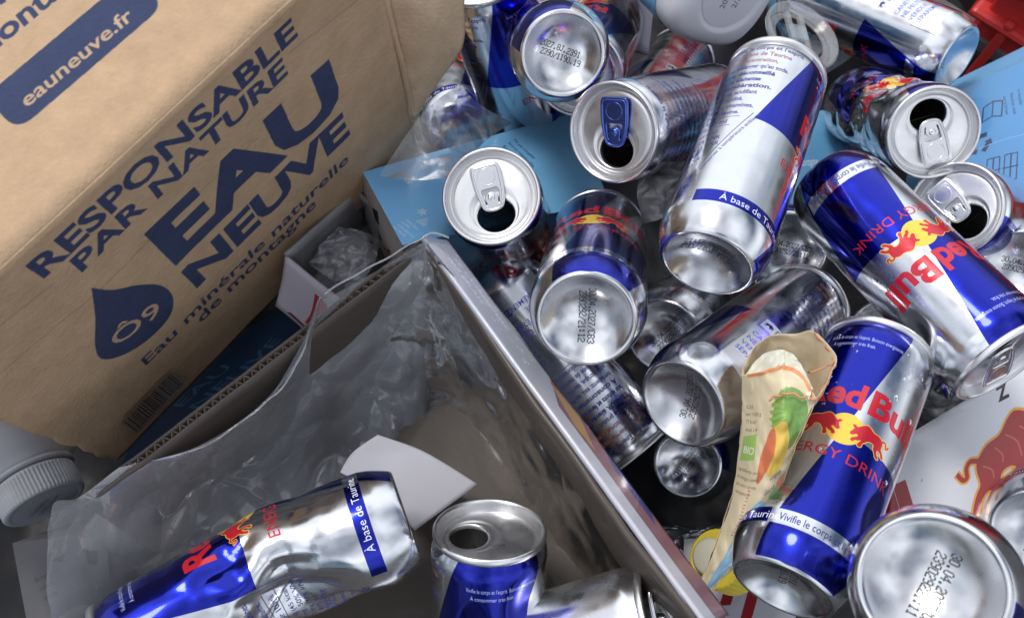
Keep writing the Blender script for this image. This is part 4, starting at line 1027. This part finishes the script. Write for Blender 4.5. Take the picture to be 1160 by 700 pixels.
# ================================================================ THE CANS
R = math.radians
small = lambda s, n=3, dmax=.8: dent_fn([(random.Random(s + i).uniform(-3, 3), random.Random(s * 3 + i).uniform(30, 110), .35, 14, random.Random(s * 5 + i).uniform(.2, dmax)) for i in range(n)])
place_can((638, 62), (612, 40), 117, code=1, codedir=(.93, .36), label='upturned stamped can base at the top, nearest the box flap', fn=small(1))
place_can((689, 20), (655, 84), 104, near='T', ref=(.89, .45), face=-64, label='can with a blue band by its base, sticking up right behind the topmost stamped base', fn=small(2))
place_can((664, 363), (679, 264), 139, face=6, code=0, codedir=(-.05, 1), label='can with stamped base toward the viewer and red lettering above it, mid heap', fn=small(3))
place_can((818, 120), (693, 151), 118, near='T', face=-66, tabdir=(-.22, .97), tabmat=M_TABBLUE, lift=4, label='opened can with a blue pull tab on its lid, side covered in small print', fn=small(4))
place_can((800, 300), (880, 87), 132, face=-43, code=0, codedir=(-1, -.2), label='large upright silver can full of small French print, base down, at the centre top', fn=small(5, 2, .5))
place_can((970, 118), (1058, 151), 108, near='T', face=4, tabdir=(-.25, -.97), lift=8, label='crushed blue can with a twisted body and an open lid facing right', ref=(-.2, -1),
          fn=dent_fn([(0.15, 84, .7, 26, 10), (1.3, 70, .4, 30, 5), (-1.2, 50, .6, 26, 5), (-.5, 100, .3, 12, 4)], crumple=2.0, seed=3, cf=.7))
place_can((1086, 66), (905, -10), 90, face=46, code=1, label='long silver can lying at the top right with its concave base to the right', fn=small(7, 2, .5))
place_can((1165, 262), (1081, 236), 108, near='T', face=10, tabdir=(.70, .62), lift=5, label='open can lid between the crushed can and the big blue can, body hidden behind', fn=small(8))
place_can((937, 206), (1140, 411), 131, near='T', face=15, code=2, label='large blue can lying diagonally with upside-down red lettering, at the right', fn=dent_fn([(-1.75, 92, .55, 20, 5), (-1.3, 84, .3, 9, 2.0)]))
place_can((772, 458), (912, 348), 130, face=62, code=0, codedir=(.42, -.9), label='silver can lying with its reddish stamped base toward the viewer left of the fruit pouch', fn=small(10, 2))
place_can((560, 312), (726, 516), 100, near='B', face=-92, label='dark can with rows of tiny print wedged beside the tray wall', fn=small(11))
place_can((778, 526), (806, 488), 92, face=0, code=2, label='dark can base down in the shadow under the silver can with the stamped base')
wet = place_can((886, 668), (996, 399), 146, near='B', face=2, code=1, label='upright blue and silver can with full red lettering and bulls beside the fruit pouch', fn=dent_fn([(1.05, 40, .3, 14, 1.2)]))
place_can((1055, 662), (1085, 690), 199, code=2, codedir=(-.45, .9), label='nearest can with its large round base toward the viewer, stamped with a code, bottom right', fn=small(14))
place_can((584, 270), (556, 222), 116, near='T', face=20, tabdir=(.25, .97), lift=5, label='open can standing on the blue carton with its bright lid and pull tab up')
place_can((465, 583), (124, 712), 140, near='T', face=-39, label='crushed can lying inside the tray with creased foil print and blue lower half',
          fn=dent_fn([(-2.3, 58, .95, 34, 15), (-1.6, 56, .55, 16, 6), (-2.9, 36, .35, 22, 5), (2.0, 50, .6, 26, 6), (-1.0, 74, .5, 20, 4)], crumple=1.0, seed=8, cf=.6, bend=[(-2.5, 60, .22, 16)]))
place_can((549, 862), (555, 598), 133, near='T', face=-12, tab=False, tabdir=(-.95, -.12), label='open can without a pull tab standing in the tray', fn=dent_fn([(.25, 108, .5, 16, 2.5), (-.7, 95, .35, 20, 3), (1.6, 100, .4, 22, 3)]))
place_can((462, 780), (752, 703), 137, near='T', face=36, label_mat=M_ALU, tabdir=(.5, .86), lift=12, label='silver can lying at the bottom edge with its lid to the right', fn=small(18))
place_can((300, 790), (262, 745), 120, near='T', face=0, tab=False, mouth=False, label='can just showing its blue shoulder at the bottom edge below the crushed can')
place_can((410, 840), (428, 762), 120, near='T', face=36, label_mat=M_ALU, tab=False, mouth=False, label='can showing only a sliver of its lid at the bottom edge')
place_can((752, 382), (815, 318), 106, face=-83, label_mat=M_ALU, label='shiny dented can shoulder in the gap under the big upright silver can', fn=dent_fn([(0, 22, .5, 14, 5)]))
place_can((893, 282), (880, 270), 102, code=0, codedir=(.9, .2), label='dim can base in the gap between upright silver can and diagonal blue can')
place_can((1000, 378), (1098, 462), 110, near='B', face=45, label_mat=M_ALU, label='plain silver can lying under the big blue can', fn=dent_fn([(.3, 60, .7, 24, 5)], crumple=1.5))
place_can((1158, 305), (1190, 275), 108, code=0, codedir=(.98, .15), label='can base cut by the right edge with part of its stamped code')
place_can((1178, 606), (1215, 520), 128, face=0, label='can cut by the right edge above the nearest can base')
place_can((715, 150), (772, 68), 92, near='B', face=-105, label='can in shadow leaning right above the can with the blue pull tab', fn=small(26))
place_can((600, 150), (545, -30), 106, near='T', face=-28, label='can with a big blue panel squeezed between the box flap and the topmost can base', fn=dent_fn([(.2, 60, .5, 20, 3)]))
place_can((533, 300), (622, 400), 102, near='B', face=66, label='silver can with French warning text wedged beside the printed tray edge', fn=small(28))
place_can((520, 150), (500, 60), 84, near='B', face=-20, label='blue can glimpsed deep behind the clear film at the box flap')

# beads of water on the upright can by the pouch
M_WATER = mat('water', (.95, .97, 1), .02, trans=1.0); M_WATER.node_tree.nodes['Principled BSDF'].inputs['IOR'].default_value = 1.33
dv, df_ = lathe([(.001, .55), (.45, .48), (.78, .28), (1.0, 0), (.9, -.15)], 14)
dme = None
for i in range(30):
    x_ = rnd.uniform(-26, 30); z_ = 128 - abs(rnd.gauss(0, 36))
    if z_ < 45 or z_ > 121: continue
    th = x_ / CR; r_ = CR - .05; s_ = rnd.choice((.5, .6, .8, 1.0, 1.5)) * rnd.uniform(.7, 1.1)
    if dme is None: d_ = mk('water_drop', dv, df_, M_WATER, wet); dme = d_.data
    else:
        d_ = bpy.data.objects.new('water_drop', dme); COL.objects.link(d_); d_.parent = wet
    nx = Vector((math.cos(th), math.sin(th), 0)); ty = Vector((-nx.y, nx.x, 0)); tz = Vector((0, 0, 1))
    M = Matrix((ty * s_, tz * s_ * rnd.uniform(1, 1.5), nx * s_ * .8)).transposed().to_4x4()
    for a in range(3):
        for b in range(3): M[a][b] *= .001
    M.translation = nx * r_ * .001 + tz * z_ * .001; d_.matrix_local = M
